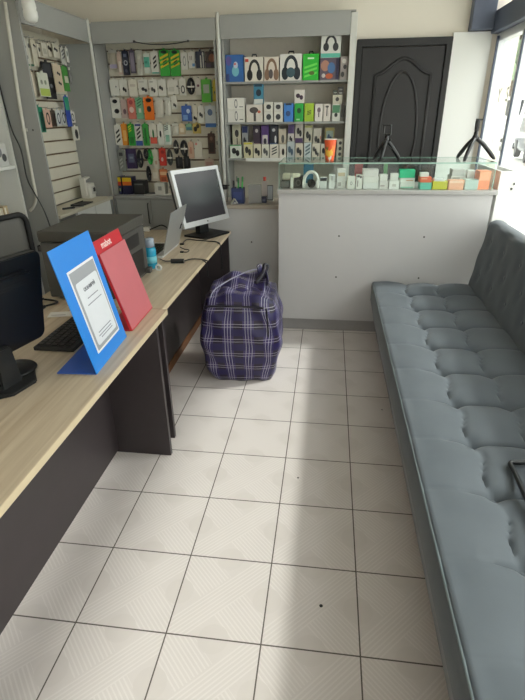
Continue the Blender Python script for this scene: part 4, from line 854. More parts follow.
case_box(A3, S6, 304, 134, 356, 240, 'tall white box behind the pale grey-green one', (234, 230, 228), 2.13, d=.06)
case_box(A3, S6, 386, 140, 478, 246, 'big bright orange box at the window end of the showcase', (250, 150, 108), 2.03, d=.12, art=[('r', (252, 176, 140), .02, .5, .98, .97)])

# on the glass
p = at_z(329.5, 161, GZ)
t = thing('paper_cup', 'orange paper cup with yellow flower print standing on the showcase glass', 'cup', (p.x, p.y + .04, GZ + .001))
MB().lathe([(.03, 0), (.031, .002), (.044, .142), (.043, .142), (.030, .006)], 0, 0, 28).build('cup_wall', col((232, 96, 50), .45), t, True)
MB().tube([(.0445 * math.cos(a), .0445 * math.sin(a), .143) for a in [2 * PI * k / 24 for k in range(24)]], .003, 6, True).build('rim', col((238, 226, 216)), t, True)
def cup_patch(a0, a1, z0, z1, c):
    mb = MB()
    mb.grid(8, 4, lambda i, j: ((.0310 + .0139 * ((z0 + (z1 - z0) * j) / .142) * .93) * 1.025 * math.cos(a0 + (a1 - a0) * i), (.0310 + .0139 * ((z0 + (z1 - z0) * j) / .142) * .93) * 1.025 * math.sin(a0 + (a1 - a0) * i), (z0 + (z1 - z0) * j) + .008 * math.sin(i * 9)))
    mb.build('printed_picture', col(c, .45), t, True)
cup_patch(-2.6, -.9, .03, .075, (242, 190, 70)); cup_patch(-1.9, -1.2, .005, .03, (236, 226, 214)); cup_patch(-2.4, -1.9, .075, .09, (90, 110, 40)); cup_patch(-1.2, -.6, .06, .1, (240, 140, 60))
def tripod(label, x, y, h, spread, rot, flat=False):
    t = thing('phone_tripod', label, 'tripod', (x, y, GZ + .001), rot, 'phone tripods on the showcase')
    for k in range(3):
        a = 2 * PI * k / 3 + .5
        l = MB().tube(smooth_path([(.012 * math.cos(a), .012 * math.sin(a), h * .52), (spread * .45 * math.cos(a), spread * .45 * math.sin(a), h * .36), (spread * math.cos(a), spread * math.sin(a), .008)], 4), [.0145] * 8 + [.011], 8).build('leg', M_BLACK, t, True)
        MB().lathe([(.009, 0), (.011, .004), (.008, .012)], spread * math.cos(a), spread * math.sin(a), 10).build('rubber_foot', M_BLACKM, l)
    MB().lathe([(.014, h * .48), (.02, h * .52), (.02, h * .58), (.012, h * .62), (.016, h * .66), (.010, h * .7)], 0, 0, 14).build('ball_head', M_BLACK, t, True)
    MB().tube([(.018, 0, h * .56), (.034, 0, h * .57)], .007, 8).build('locking_knob', M_BLACK, t)
    c = MB().box(-.03, -.009, h * .7, .03, .009, h * .74, .002); c.box(-.03, -.009, h * .74, -.019, .009, h * .97, .002)
    c.box(-.03, -.03, h * .96, .03, .009, h, .002); c.box(.019, -.009, h * .74, .03, .009, h * .96, .002)
    c.build('phone_clamp', M_BLACK, t)
    return t
pa, pb = at_z(473, 160, GZ), at_z(385, 160, GZ)
tripod('black phone tripod on the showcase glass at the window end', pa.x + .0, 2.22, .265, .15, 1.55)
tripod('black phone tripod on the showcase glass before the dark door', pb.x, 2.23, .235, .105, -.35)

# on the low counter
LG = 'items on the low counter'
p = at_y(238.5, 198, 2.38)
t = thing('pen_cup', 'navy blue square pen cup on the low counter', 'pen cup', (p.x, 2.38, NT + .001))
mb = MB(); mb.box(-.05, -.04, 0, .05, .04, .004)
for a in ((-.05, -.04, .05, -.036), (-.05, .036, .05, .04), (-.05, -.036, -.046, .036), (.046, -.036, .05, .036)): mb.box(a[0], a[1], .004, a[2], a[3], .12)
mb.build('cup_wall', col((44, 56, 104), .5), t)
MB().box(-.035, -.0418, .03, .035, -.0402, .09).build('front_label', col((60, 74, 128), .5), t)
for i, (dx, dz, c, lb) in enumerate(((-.03, .17, (36, 36, 44), 'black pen standing in the navy pen cup'), (.0, .19, (60, 170, 80), 'green pen standing upright in the navy pen cup'), (.026, .2, (72, 184, 84), 'green pen leaning over the rim of the navy pen cup'), (-.015, .2, (222, 222, 216), 'white pen standing at the back of the navy pen cup'))):
    q = thing('pen', lb, 'pen', (p.x + dx, 2.38 + (.012 if i == 3 else -.004), NT + .006), 0, 'pens in the pen cup')
    tp = (.012 if i == 2 else (-.008 if i == 0 else .002), .01, dz)
    MB().tube([(0, 0, 0), tuple(v * .8 for v in tp)], .0065, 8).build('barrel', col(c, .35), q)
    MB().tube([tuple(v * .801 for v in tp), tp], .0075, 8).build('cap', col(tuple(int(v * .7) for v in c), .35), q)
p = at_y(255, 200, 2.35)
goods('box', 'grey_box', 'grey upright card box between pen cup and phone stand on the low counter', 'box', None, (p.x, 2.35, NT + .0006), .1, .105, .145, (150, 148, 148), [('r', (140, 138, 138), .08, .06, .92, .94)], .05)
p = at_y(263, 200, 2.38)
goods('box', 'dark_box', 'small dark blue block beside the grey card box on the low counter', 'box', None, (p.x + .008, 2.38, NT + .0006), 0, .04, .05, (46, 50, 76), [('r', (90, 96, 120), .2, .3, .8, .6)], .04)
p = at_y(265.5, 200, 2.43)
t = thing('phone_display', 'white stand holding a framed phone on the low counter', 'phone stand', (p.x + .01, 2.46, NT + .001))
MB().box(-.05, .0, 0, .05, .06, .01, .002).build('foot', col((210, 208, 204)), t)
MB().box(-.045, .03, .01, .0, .036, .16, .002).build('back_card', col((196, 186, 184)), t)
b = MB().box(.0, .0, .01, .05, .01, .13, .004).build('phone', M_BLACK, t)
MB().box(.004, -.0016, .016, .046, -.0004, .124).build('screen', col((180, 186, 196), .2), b)
MB().lathe([(.012, 0), (.012, .03)], -.024, .033, 12, 'z', .161).build('red_cap', col((206, 70, 56)), t)
p = at_y(229.5, 196, 2.41)
t = thing('clear_jar', 'clear plastic jar with black lid at the end of the low counter', 'jar', (p.x - .045, 2.41, NT + .001))
MB().lathe([(.03, 0), (.034, .004), (.034, .1), (.03, .105)], 0, 0, 20).build('jar_wall', mat('jar_plastic', (190, 188, 182), .2, 0, .05, 30, 0, 1., 0, .5), t, True)
MB().lathe([(.036, .106), (.036, .128), (.03, .13)], 0, 0, 20).build('lid', M_BLACK, t, angle=40)
MB().box(-.06, -.01, .1305, .05, .01, .138, .003).build('clip', M_BLACK, t)
p = at_y(234.5, 202, 2.32)
t = thing('price_card', 'folded white price card lying before the clear jar on the low counter', 'card', (p.x, 2.32, NT + .001), .5)
MB().prism([(-.03, 0), (0, .045), (.03, 0), (.027, 0), (0, .041), (-.027, 0)], -.02, .02, 'y').build('folded_card', col((222, 220, 214)), t)
MB().box(-.012, -.0215, .003, .012, -.0205, .02).build('printed_picture', col((150, 150, 150)), t)

# ---------------------------------------------------------------------- desks
DZ = .77
def desk(label, x1, y0, y1, near_panel, far_panel, kick):
    t = thing('office_desk', label, 'desk', (0, 0, 0), 0, 'desks along the aisle')
    MB().box(-1.3, y0, DZ - .026, x1, y1, DZ, .002).build('desktop', M_OAK, t)
    MB().box(x1 + .0003, y0, DZ - .0255, x1 + .0018, y1, DZ - .0005).build('edge_band', mat('edge_band', (214, 196, 164), .4), t)
    for yp in (near_panel, far_panel): MB().box(-1.27, yp, 0, x1 - .012, yp + .025, DZ - .0265, .002).build('side_panel', M_DARKWOOD, t)
    MB().box(-.905, near_panel + .0255, .02 if not kick else .065, -.885, far_panel - .0005, DZ - .0265).build('modesty_panel', M_DARKWOOD, t)
    if kick: MB().box(-.9, near_panel + .0255, .0, -.88, far_panel - .0005, .06).build('kick_board', mat('kick_brown', (128, 84, 52), .5, 0, .1), t)
    return t
desk('pale oak desk with dark end panels, carrying the blue and red stands', -.588, -1.35, .418, -1.3, .28, False)
desk('pale oak desk with dark end panels, carrying the laptop and silver monitor', -.613, .42, 2.175, .43, 2.135, True)

# black monitor seen from behind
yaw = math.radians(-14)
t = thing('computer_monitor', 'black desktop monitor seen from behind at the near end of the desk', 'monitor', (-.965, -.345, DZ), yaw)
# local: +x = the back that faces the room, y across
def rrect(w0, w1, z0, z1, r, n=5):
    o = []
    for cx_, cz_, a0 in ((w1 - r, z0 + r, -PI / 2), (w1 - r, z1 - r, 0), (w0 + r, z1 - r, PI / 2), (w0 + r, z0 + r, PI)):
        o += [(cx_ + r * math.cos(a0 + PI / 2 * i / n), cz_ + r * math.sin(a0 + PI / 2 * i / n)) for i in range(n + 1)]
    return o
MB().prism(rrect(-.25, .25, .085, .43, .03), .0, .02, 'x', .003).build('rear_shell', M_BLACK, t)
MB().prism(rrect(-.2, .2, .125, .385, .05), .0205, .045, 'x', .008).build('rear_bulge', M_BLACK, t, angle=30)
MB().prism(rrect(-.25, .25, .085, .43, .03), -.012, -.0005, 'x', .002).build('bezel', M_BLACK, t)
MB().box(-.0135, -.235, .12, -.0125, .235, .41).build('screen', mat('dark_screen', (18, 20, 24), .12), t)
v_ = MB()
for z in (.335, .345, .355): v_.box(.0455, -.15, z, .047, .15, z + .004)
v_.build('vent_slot', M_BLACKM, t)
TB = Matrix.Translation((.01, 0, .2)) @ Matrix.Rotation(math.radians(11), 4, 'Y') @ Matrix.Translation((0, 0, -.2))
for ch in t.children: ch.data.transform(TB)
MB().prism([(-.045, .0), (.045, .0), (.03, .15), (-.03, .15)], .06, .085, 'x', .004).build('neck', M_BLACK, t)
MB().prism([(-.09, -.12), (.05, -.13), (.13, -.04), (.13, .06), (.05, .13), (-.09, .12)], .0005, .014, 'z', .004).build('base', M_BLACK, t)
MB().lathe([(.02, .0145), (.075, .0145), (.07, .02), (.02, .024)], .0, .09, 24).build('base_lobe', M_BLACK, t, True)
# silver monitor
def frame_of(x, y, yaw_, tilt):
    d = Vector((math.cos(yaw_), math.sin(yaw_), 0)); n = Vector((math.sin(yaw_), -math.cos(yaw_), 0)); up = Vector((0, 0, 1)) * math.cos(tilt) - n * math.sin(tilt)
    return d, n, up
mx, my, myaw, mtilt, mw, mh = -.754, 2.007, 1.071, .248, .51, .41
t = thing('computer_monitor', 'silver-framed square monitor with blank dark screen at the far desk end', 'monitor', (mx, my, DZ), myaw)
MT = Matrix.Translation((0, 0, .09)) @ Matrix.Rotation(-mtilt, 4, 'X')
def tilted(mb, name, m, par, **k):
    o = mb.build(name, m, par, **k); o.data.transform(MT); return o
fr = MB(); A = [(-mw / 2, 0), (mw / 2, 0), (mw / 2, mh), (-mw / 2, mh)]; bz = .028
for a in ((-mw / 2, 0, mw / 2, bz + .01), (-mw / 2, mh - bz, mw / 2, mh), (-mw / 2, bz + .01, -mw / 2 + bz, mh - bz), (mw / 2 - bz, bz + .01, mw / 2, mh - bz)): fr.box(a[0], -.006, a[1], a[2], .02, a[3])
tilted(fr, 'bezel', M_SILVER, t)
tilted(MB().box(-mw / 2 + bz - .001, .0, bz + .009, mw / 2 - bz + .001, .004, mh - bz + .001), 'screen', mat('lcd_screen', (58, 56, 62), .22, 0, .02, 3), t)
tilted(MB().box(-mw / 2 + .004, .0205, .004, mw / 2 - .004, .05, mh - .004, .01), 'rear_shell', M_BLACK, t)
tilted(MB().lathe([(.006, -.0075), (.006, -.0062)], 0, 0, 12, 'y', .018), 'power_button', M_BLACKM, t)
MB().prism([(-.05, .04), (.05, .04), (.045, .09), (-.045, .09)], .014, .2, 'z').build('neck', M_BLACK, t)
MB().prism([(-.14, -.10), (.14, -.10), (.15, .12), (-.15, .12)], .0005, .014, 'z', .004).build('base', M_BLACK, t)

# laptop, its lid's back to the room
t = thing('laptop', 'open silver laptop with its back to the aisle, before the silver monitor', 'laptop', (-.894, 1.492, DZ), PI / 2)
lw, lh = .368, .282
MB().box(-lw / 2, .002, .001, lw / 2, .25, .016, .003).build('base', M_SILVER, t)
kb = MB()
for r in range(5):
    for c in range(13): kb.box(-.15 + c * .0232, .05 + r * .023, .0162, -.15 + c * .0232 + .019, .05 + r * .023 + .019, .0185)
kb.build('keyboard', M_BLACK, t)
lid = MB().box(-lw / 2, -.0035, 0, lw / 2, .0035, lh, .002).build('lid', mat('silver_lid', (150, 150, 148), .45, .2), t)
lid.location = (0, 0, .017); lid.rotation_euler = (math.radians(16), 0, 0)
MB().box(-lw / 2 + .012, .0037, .012, lw / 2 - .012, .0046, lh - .012).build('screen', mat('dark_screen', (18, 20, 24), .12), lid)
mbk = MB(); mbk.tube([(.11, -.0045, .12), (.12, -.0045, .15), (.13, -.0045, .12), (.14, -.0045, .16), (.15, -.0045, .14)], .003, 6); mbk.build('lettering', M_BLACKM, lid)

# printer
px0, px1, py0, py1, ph = -1.225, -.87, .5, .97, .345
t = thing('office_printer', 'dark grey office printer with flat lid behind the blue and red stands', 'printer', (0, 0, DZ))
M_PR = mat('printer_grey', (74, 72, 69), .5, 0, .05, 60, .15); M_PR2 = mat('printer_lid', (68, 66, 61), .55, 0, .05, 60, .15)
MB().box(px0, py0, .012, px1, py1, .29, .006).build('body', M_PR, t)
MB().box(px0 - .004, py0 - .004, .292, px1 + .004, py1 + .004, ph, .008).build('lid', M_PR2, t)
MB().box(px1 + .0005, py0 + .12, .2, px1 + .004, py1 - .1, .265).build('paper_slot', mat('slot_black', (16, 16, 17), .5), t)
MB().box(px1 + .0005, py0 + .22, .03, px1 + .003, py1 - .06, .17).build('tray_recess', mat('slot_black', (16, 16, 17), .5), t)
MB().box(px1 + .0005, py0 + .03, .15, px1 + .006, py0 + .11, .27, .002).build('control_panel', M_PR2, t)
MB().box(px1 + .001, py1 - .055, .02, px1 + .03, py1 - .015, .05, .004).build('output_stop', M_PR, t)
for x in (px0 + .04, px1 - .04):
    for y in (py0 + .04, py1 - .04): MB().lathe([(.015, 0.0005), (.013, .0115)], x, y, 10).build('foot', M_BLACKM, t)
MB().box(px0 - .03, py0 + .02, .24, px0 - .001, py0 + .08, .27, .003).build('side_latch', M_BLACK, t)

# blue price stand (printed square code left blank)
def stand(name, label, x, y, yaw_, tilt, w, h, m, mflap, flap):
    t = thing(name, label, 'sign stand', (x, y, DZ + .001), yaw_)
    R = Matrix.Rotation(-tilt, 4, 'X')
    o = MB().box(-w / 2, 0, .001, w / 2, .004, h, .001).build('panel', m, t); o.data.transform(R)
    o2 = MB().box(-w / 2, .003, 0, w / 2, flap, .003).build('base_flap', mflap, t)
    return t, R, o
M_BLUE = mat('blue_acrylic', (40, 134, 226), .3, 0, .03, 6); M_BLUE2 = mat('blue_acrylic_flap', (42, 92, 190), .3, 0, .03, 6)
t, R, pn = stand('blue_sign_stand', 'bright blue stand with framed white notice at the desk edge', -.648, -.078, 1.629, .199, .33, .455, M_BLUE, M_BLUE2, .15)
def tl(mb, name, m, par, **k):
    o = mb.build(name, m, par, **k); o.data.transform(R); return o
x0, x1, z0, z1 = -.105, .120, .055, .365
nf = tl(MB().box(x0, -.002, z0, x1, -.0005, z1), 'notice_border', col((236, 236, 238)), t)
tl(MB().box(x0 + .008, -.0032, z0 + .008, x1 - .008, -.0022, z1 - .008), 'notice_field', col((158, 160, 166)), nf)
tl(MB().prism(rrect(x0 + .02, x1 - .02, z0 + .022, z1 - .05, .012), -.0046, -.0034, 'y'), 'notice_sheet', col((222, 224, 230)), nf)
RX = R @ Matrix.Translation((.008, -.0052, 0)) @ Matrix.Rotation(PI / 2, 4, 'X')
M_INK = col((84, 86, 96))
text_mesh('СКАНИРУЙ', .018, 'lettering', M_INK, nf, R @ Matrix.Translation(((x0 + x1) / 2, -.0052, z1 - .085)) @ Matrix.Rotation(PI / 2, 4, 'X'), True)
for grp in (0, 1):
  ln = MB()
  for (a, b, z) in ((-.045, .05, z1 - .118), (-.06, .065, z1 - .140), (-.06, .06, z0 + .062), (-.065, .055, z0 + .05), (-.05, .06, z0 + .04))[grp * 2:2 + grp * 3]:
    ln.box((x0 + x1) / 2 + a, -.0056, z - .0016, (x0 + x1) / 2 + b, -.0048, z + .0016)
  tl(ln, 'printed_lettering_line', col((140, 142, 152)), nf)
# red stand
M_RED = mat('red_acrylic', (196, 34, 48), .3, 0, .03, 6)
t, R, pn = stand('red_sign_stand', 'red leaflet stand with frosted pocket, behind the bright blue stand', -.665, .283, 1.597, .275, .278, .398, M_RED, M_RED, .12)
tl(MB().box(-.139, -.009, .004, .139, -.007, .345, .001), 'frosted_pocket', mat('frosted_pink', (196, 104, 112), .3, 0, .05, 12), t)
tl(MB().box(-.139, -.009, .001, .139, -.0005, .006), 'pocket_floor', M_RED, t)
for x in (-.139, .136): tl(MB().box(x, -.0069, .0065, x + .003, -.0005, .345), 'pocket_side', M_RED, t)
text_mesh('mabot', .04, 'lettering', col((244, 226, 222)), t, R @ Matrix.Translation((-.03, -.0006, .37)) @ Matrix.Rotation(PI / 2, 4, 'X'), True)

# keyboard, card, bottle, adapter, cables
t = thing('computer_keyboard', 'black keyboard lying on the desk behind the blue stand', 'keyboard', (-.895, .14, DZ + .001), 0)
MB().box(-.085, -.22, 0, .085, .22, .016, .004).build('case', M_BLACKM, t)
for r in range(5):
    mb = MB()
    for c in range(16): mb.box(-.072 + r * .029, -.205 + c * .0257, .0162, -.072 + r * .029 + .023, -.205 + c * .0257 + .021, .022, .002, 1)
    mb.build('key_row', M_BLACK, t)
t = thing('note_card', 'white card lying flat between black keyboard and printer', 'card', (-1.06, .30, DZ + .001), .25)
MB().box(-.06, -.03, 0, .06, .03, .004, .001).build('card', col((226, 224, 220)), t)
MB().box(-.045, -.018, .0042, .02, -.010, .0048).build('printed_line', col((180, 178, 176)), t)
p = at_z(151, 266, DZ)
t = thing('spray_bottle', 'turquoise spray bottle with clear cap beside the printer', 'bottle', (-.895, 1.095, DZ + .001))
MB().lathe([(.030, 0), (.034, .003), (.034, .11), (.030, .122), (.022, .128)], 0, 0, 24).build('bottle', mat('turquoise', (44, 150, 186), .2, 0, .08, 40), t, True)
MB().lathe([(.0345, .035), (.0345, .075)], 0, 0, 24).build('label_band', col((110, 190, 206)), t, True)
MB().lathe([(.025, .1285), (.029, .131), (.028, .178), (.02, .183)], 0, 0, 24).build('cap', mat('clear_cap', (176, 192, 210), .15, 0, .05, 20, 0, 1, 0, .4), t, True)
t = thing('white_tape', 'white ring of tape at the foot of the turquoise bottle', 'tape', (-.83, 1.03, DZ + .001))
MB().tube([(.016 * math.cos(a), .0, .021 + .016 * math.sin(a)) for a in [2 * PI * k / 20 for k in range(20)]], .005, 8, True).build('ring', col((220, 220, 216)), t, True)
t = thing('power_adapter', 'black inline power adapter with cables lying across the far desk', 'adapter', (0, 0, DZ))
a = [at_z(*q, DZ + .0155) for q in ((171, 261), (184, 261))]
d = (a[1] - a[0]).normalized()
mb = MB(); mb.tube([a[0] - Vector((0, 0, DZ)), a[1] - Vector((0, 0, DZ))], .0145, 8); mb.build('brick', M_BLACK, t, angle=50)
def desk_path(q, z=DZ + .004): return [at_z(*k, z) - Vector((0, 0, DZ)) for k in q]
MB().tube(smooth_path(desk_path([(160, 259), (165, 261), (171, 261)], DZ + .008)), .004, 6).build('lead', M_BLACK, t, True)
pts = desk_path([(184, 261), (192, 259), (203, 259.5), (208, 261)], DZ + .008)
pts += [Vector((-.616, pts[-1].y + .01, .010)), Vector((-.598, pts[-1].y + .02, -.01)), Vector((-.598, pts[-1].y + .04, -.06)), Vector((-.60, pts[-1].y + .05, -.11))]
MB().tube(smooth_path(pts), .004, 6).build('lead', M_BLACK, t, True)
t = thing('black_cable', 'black cable running along the far desk past the silver monitor base', 'cable', (0, 0, DZ))
pts = desk_path([(182, 244), (187, 239.5), (196, 240), (207, 241), (217, 242), (220, 244)], DZ + .006)
pts += [Vector((-.618, pts[-1].y + .01, .011)), Vector((-.600, pts[-1].y + .015, -.01)), Vector((-.600, pts[-1].y + .04, -.2))]
MB().tube(smooth_path(pts), .004, 6).build('lead', M_BLACK, t, True)
MB().box(pts[0].x - .015, pts[0].y - .01, .001, pts[0].x + .015, pts[0].y + .01, .012, .003).build('plug', M_BLACK, t)
t = thing('black_cable', 'thin black cable curled in front of the laptop lid', 'cable', (0, 0, DZ))
pts = desk_path([(180, 247), (184, 249), (189, 250), (187, 252), (182, 252)], DZ + .005)
MB().tube(smooth_path(pts), .003, 6).build('lead', M_BLACK, t, True)
MB().box(pts[-1].x - .012, pts[-1].y - .008, .001, pts[-1].x + .012, pts[-1].y + .008, .011, .002).build('plug', M_BLACK, t)
t = thing('black_cable', 'black cable arching from white plug behind the laptop', 'cable', (0, 0, DZ))
pts = [at_z(*k, DZ + .01) - Vector((0, 0, DZ)) for k in ((149, 230), (156, 231), (163, 229), (171, 231))]
pts[1].z += .03; pts[2].z += .03
MB().tube(smooth_path(pts), .005, 6).build('lead', M_BLACK, t, True)
MB().box(pts[0].x - .04, pts[0].y - .02, .001, pts[0].x + .01, pts[0].y + .02, .035, .005).build('plug', col((220, 218, 212)), t)
t = thing('black_cable', 'black cable bunched at the corner foot of the printer', 'cable', (0, 0, DZ))
MB().tube(smooth_path([(-1.25, .36, .006), (-1.22, .42, .03), (-1.25, .47, .01), (-1.2, .47, .006), (-1.16, .44, .006), (-1.2, .38, .006)]), .005, 6).build('lead', M_BLACK, t, True)
MB().box(-1.215, .345, .001, -1.185, .38, .016, .003).build('plug', M_BLACK, t)

# office chair
t = thing('office_chair', 'black office chair with grey mesh back behind the desk', 'chair', (-1.83, .99, 0), math.radians(-15))
# local: +x faces the desk, y across
hw_, zb_, zt_ = .27, .60, 1.06
ring = [(0, y, z) for y, z in rrect(-hw_, hw_, zb_, zt_, .06, 6)]
MB().tube(ring, .017, 10, True).build('back_frame', M_BLACKM, t, True)
mb = MB(); mb.grid(10, 10, lambda a, b: (-.02 * math.sin(PI * a) - .006, -hw_ + .01 + (2 * hw_ - .02) * a, zb_ + .01 + (zt_ - zb_ - .02) * b))
o = mb.build('back_mesh', mat('chair_mesh', (112, 110, 106), .6, 0, .1, 200), t, True)
so = o.modifiers.new('solid', 'SOLIDIFY'); so.thickness = .004
MB().box(-.0, -.24, .44, .48, .24, .51, .03, 3).build('seat', M_BLACKM, t, angle=50)
MB().tube(smooth_path([(-.03, 0, .7), (-.06, 0, .55), (-.02, 0, .43), (.2, 0, .42)]), .02, 8).build('back_bar', M_BLACK, t, True)
MB().tube([(.22, 0, .1), (.22, 0, .43)], .025, 12).build('gas_lift', M_BLACK, t, True)
for k in range(5):
    a = 2 * PI * k / 5 + .3; e_ = (.22 + .28 * math.cos(a), .28 * math.sin(a))
    l = MB().tube([(.22, 0, .11), (e_[0], e_[1], .075)], [.028, .018], 8).build('base_leg', M_BLACK, t, True)
    MB().lathe([(.025, -.02), (.03, -.012), (.03, .012), (.025, .02)], e_[0], e_[1], 14, 'x', .031).build('caster', M_BLACKM, l, angle=40)

for q, lb in (((321, 606), 'largest dark crumb on the floor tiles, beside the sofa front'), ((298, 478), 'tiny dark crumb on the tiles at the shadow edge'), ((382, 410), 'tiny dark crumb on the tiles close to the sofa, toward the counter')):
    p = at_z(*q, 0); t = thing('floor_crumb', lb, 'crumb', (p.x, p.y, .0005), .6, 'crumbs on the floor')
    k = 1.5 if q[0] == 321 else 1.
    MB().lathe([(.002 * k, 0), (.0045 * k, .001), (.003 * k, .003)], 0, 0, 9).build('crumb', M_BLACKM, t, True)

# ----------------------------------------------------------------- plaid bag
t = thing('checked_bag', 'stuffed purple and white checked laundry bag on the floor by the counter', 'bag', (-.378, 1.315, 0), math.radians(3))
bw, bd, bh = .472, .46, .565
bm = bmesh.new(); uvl = bm.loops.layers.uv.new('UVMap')
def shape(u, v, w):
    """u,v in -1..1, w in 0..1 -> a bulging soft box"""
    bul = 1 + .14 * math.sin(PI * min(1, w * 1.05)) ** .8
    base = .90 + .10 * min(1, w / .45)
    top = 1 - .06 * max(0, (w - .72) / .28) ** 2
    k = bul * base * top
    rr = 1 - .10 * (abs(u) ** 4) * (abs(v) ** 4)
    x = u * bw / 2 * k * rr; y = v * bd / 2 * k * rr; z = w * bh
    cr_ = .004 * math.sin(9 * u + 5 * w * 3 + 2 * v) + .004 * math.sin(17 * w + 7 * v + 4 * u)
    x += cr_ * (1 if abs(u) > .6 else .3); y += cr_ * (1 if abs(v) > .6 else .3)
    if w > .98: z += .045 * (1 - u * u) * (1 - .7 * v * v) - .03 * v * (1 - u * u) + .008 * math.sin(8 * u + 3 * v)
    return Vector((x, y, max(z, .001)))
def patch(n, m_, fn, uvf):
    vs = [[bm.verts.new(shape(*fn(i / n, j / m_))) for j in range(m_ + 1)] for i in range(n + 1)]
    for i in range(n):
        for j in range(m_):
            f = bm.faces.new((vs[i][j], vs[i + 1][j], vs[i + 1][j + 1], vs[i][j + 1])); f.smooth = True
            for l, (a, b) in zip(f.loops, ((i, j), (i + 1, j), (i + 1, j + 1), (i, j + 1))): l[uvl].uv = uvf(a / n, b / m_)
N_ = 24
patch(N_, N_, lambda a, b: (2 * a - 1, -1, b), lambda a, b: (a * bw, b * bh))
patch(N_, N_, lambda a, b: (1, 2 * a - 1, b), lambda a, b: (a * bd + bw, b * bh))
patch(N_, N_, lambda a, b: (1 - 2 * a, 1, b), lambda a, b: (a * bw, b * bh))
patch(N_, N_, lambda a, b: (-1, 1 - 2 * a, b), lambda a, b: (a * bd, b * bh))
patch(N_, N_, lambda a, b: (2 * a - 1, 2 * b - 1, 1), lambda a, b: (a * bw, bh + b * bd))
patch(N_, N_, lambda a, b: (1 - 2 * a, 2 * b - 1, 0), lambda a, b: (a * bw, b * bd))
bmesh.ops.remove_doubles(bm, verts=bm.verts, dist=.0008); bmesh.ops.recalc_face_normals(bm, faces=bm.faces)
me = bpy.data.meshes.new('bag_body'); bm.to_mesh(me); bm.free(); me.materials.append(M_PLAID)
o = bpy.data.objects.new('bag_body', me); C.objects.link(o); o.parent = t
def plaid_sheet(name, nx, ny, fn, uvs, th=.006):
    mb = MB(); l = mb.bm.loops.layers.uv.new('UVMap'); vs = [[mb.bm.verts.new(fn(i / nx, j / ny)) for j in range(ny + 1)] for i in range(nx + 1)]
    for i in range(nx):
        for j in range(ny):
            f = mb.bm.faces.new((vs[i][j], vs[i + 1][j], vs[i + 1][j + 1], vs[i][j + 1])); f.smooth = True
            for lp, (a, b) in zip(f.loops, ((i, j), (i + 1, j), (i + 1, j + 1), (i, j + 1))): lp[l].uv = (a / nx * uvs[0], b / ny * uvs[1])
    o = mb.build(name, M_PLAID, t); s = o.modifiers.new('solid', 'SOLIDIFY'); s.thickness = th; return o
# folded-over top flap, gathered and tilted
def flap(a, b):
    x = -.2 + .36 * a; y = -.215 + .30 * b
    z = .578 + .035 * math.sin(PI * a) + .075 * b * (.5 + .5 * a) + .012 * math.sin(11 * a + 4 * b) - .055 * (1 - b) ** 3
    return (x, y, z)
plaid_sheet('top_flap', 24, 12, flap, (.40, .32))
def tuft(a, b): return (.12 + .07 * a - .02 * b, -.02 + .05 * math.sin(5 * a) + .05 * b, .635 + .09 * b - .03 * a + .012 * math.sin(9 * a))
plaid_sheet('corner_tuft', 10, 8, tuft, (.1, .12))
M_WEB = mat('bag_webbing', (30, 26, 40), .6)
pts = smooth_path([(-.18, -.2, .565), (-.16, -.13, .612), (-.06, -.03, .655), (.04, .04, .685), (.09, .1, .68)], 6)
MB().tube(pts, .0035, 6).build('handle_strap', mat('strap_pale', (150, 148, 170), .5), t, True)
MB().tube(smooth_path([(.175, -.235, .53), (.185, -.245, .42), (.186, -.245, .27), (.175, -.225, .12), (.163, -.2, .02)], 6), .005, 6).build('seam_piping', M_WEB, t, True)
MB().tube(smooth_path([(-.21, -.225, .535), (-.1, -.245, .545), (.02, -.247, .545), (.16, -.24, .535)], 6), .007, 6).build('zipper', M_WEB, t, True)
MB().tube(smooth_path([(.1, -.1, .65), (.14, -.03, .69), (.15, .02, .735), (.17, .03, .72), (.16, -.02, .66)], 6), .009, 6, sx=1.4).build('handle_strap', M_WEB, t, True)

# ----------------------------------------------------------------------- sofa
SY0, SY1 = -1.35, 1.95
SX0, SXB = .52, 1.24
t = thing('tufted_sofa', 'long grey-teal tufted sofa bed along the window', 'sofa', (0, 0, 0))
ROWS = [1.69 - .29 * k for k in range(11)]
COLS = [.76, .985]
def cell(v, cuts):
    """0 at a seam, 1 in the middle between seams"""
    for a, b in zip(cuts, cuts[1:]):
        if a <= v <= b: return math.sin(PI * (v - a) / (b - a))
    return 0.
rc = sorted([SY0 - .3] + ROWS + [SY1 + .03]); cc = [.50] + COLS + [1.26]
def seat_z(x, y):
    wob = .016 * math.sin((y - ROWS[0]) / .29 * 2 * PI)
    a = cell(x + wob, cc); a = max(a, 0) ** .33; b = max(cell(y, rc), 0) ** .33
    front = max(0., min(1., (COLS[0] - x) / .13))       # the cross seams fade towards the front edge
    if x > COLS[1]: b = b + (1 - b) * .55 * min(1., (x - COLS[1]) / .08)
    bb = b + (1 - b) * front * .86
    aa = max(a, .85 * front) if x < COLS[0] else a
    h = .425 + .036 * aa * bb
    for bx in COLS:
        for by in ROWS:
            r2 = (x - bx) ** 2 + (y - by) ** 2
            if r2 < .02: h -= .018 * math.exp(-r2 / .0007)
    return h
mb = MB(); NX, NYY = 64, 330
def seat_fn(a, b):
    x = SX0 + (SXB - SX0) * a; y = SY0 + (SY1 - SY0) * b; z = seat_z(x, y)
    e1 = x - SX0; e2 = min(SY1 - y, y - SY0)
    for e_, rr in ((e1, .014), (e2, .02)):
        if e_ < rr: z -= rr * (1 - math.sqrt(max(0, 1 - ((rr - e_) / rr) ** 2))) * .8
    return (x, y, z)
vs = mb.grid(NX, NYY, seat_fn)
border = [vs[i][0] for i in range(NX + 1)] + [vs[NX][j] for j in range(1, NYY + 1)] + [vs[i][NYY] for i in range(NX - 1, -1, -1)] + [vs[0][j] for j in range(NYY - 1, 0, -1)]
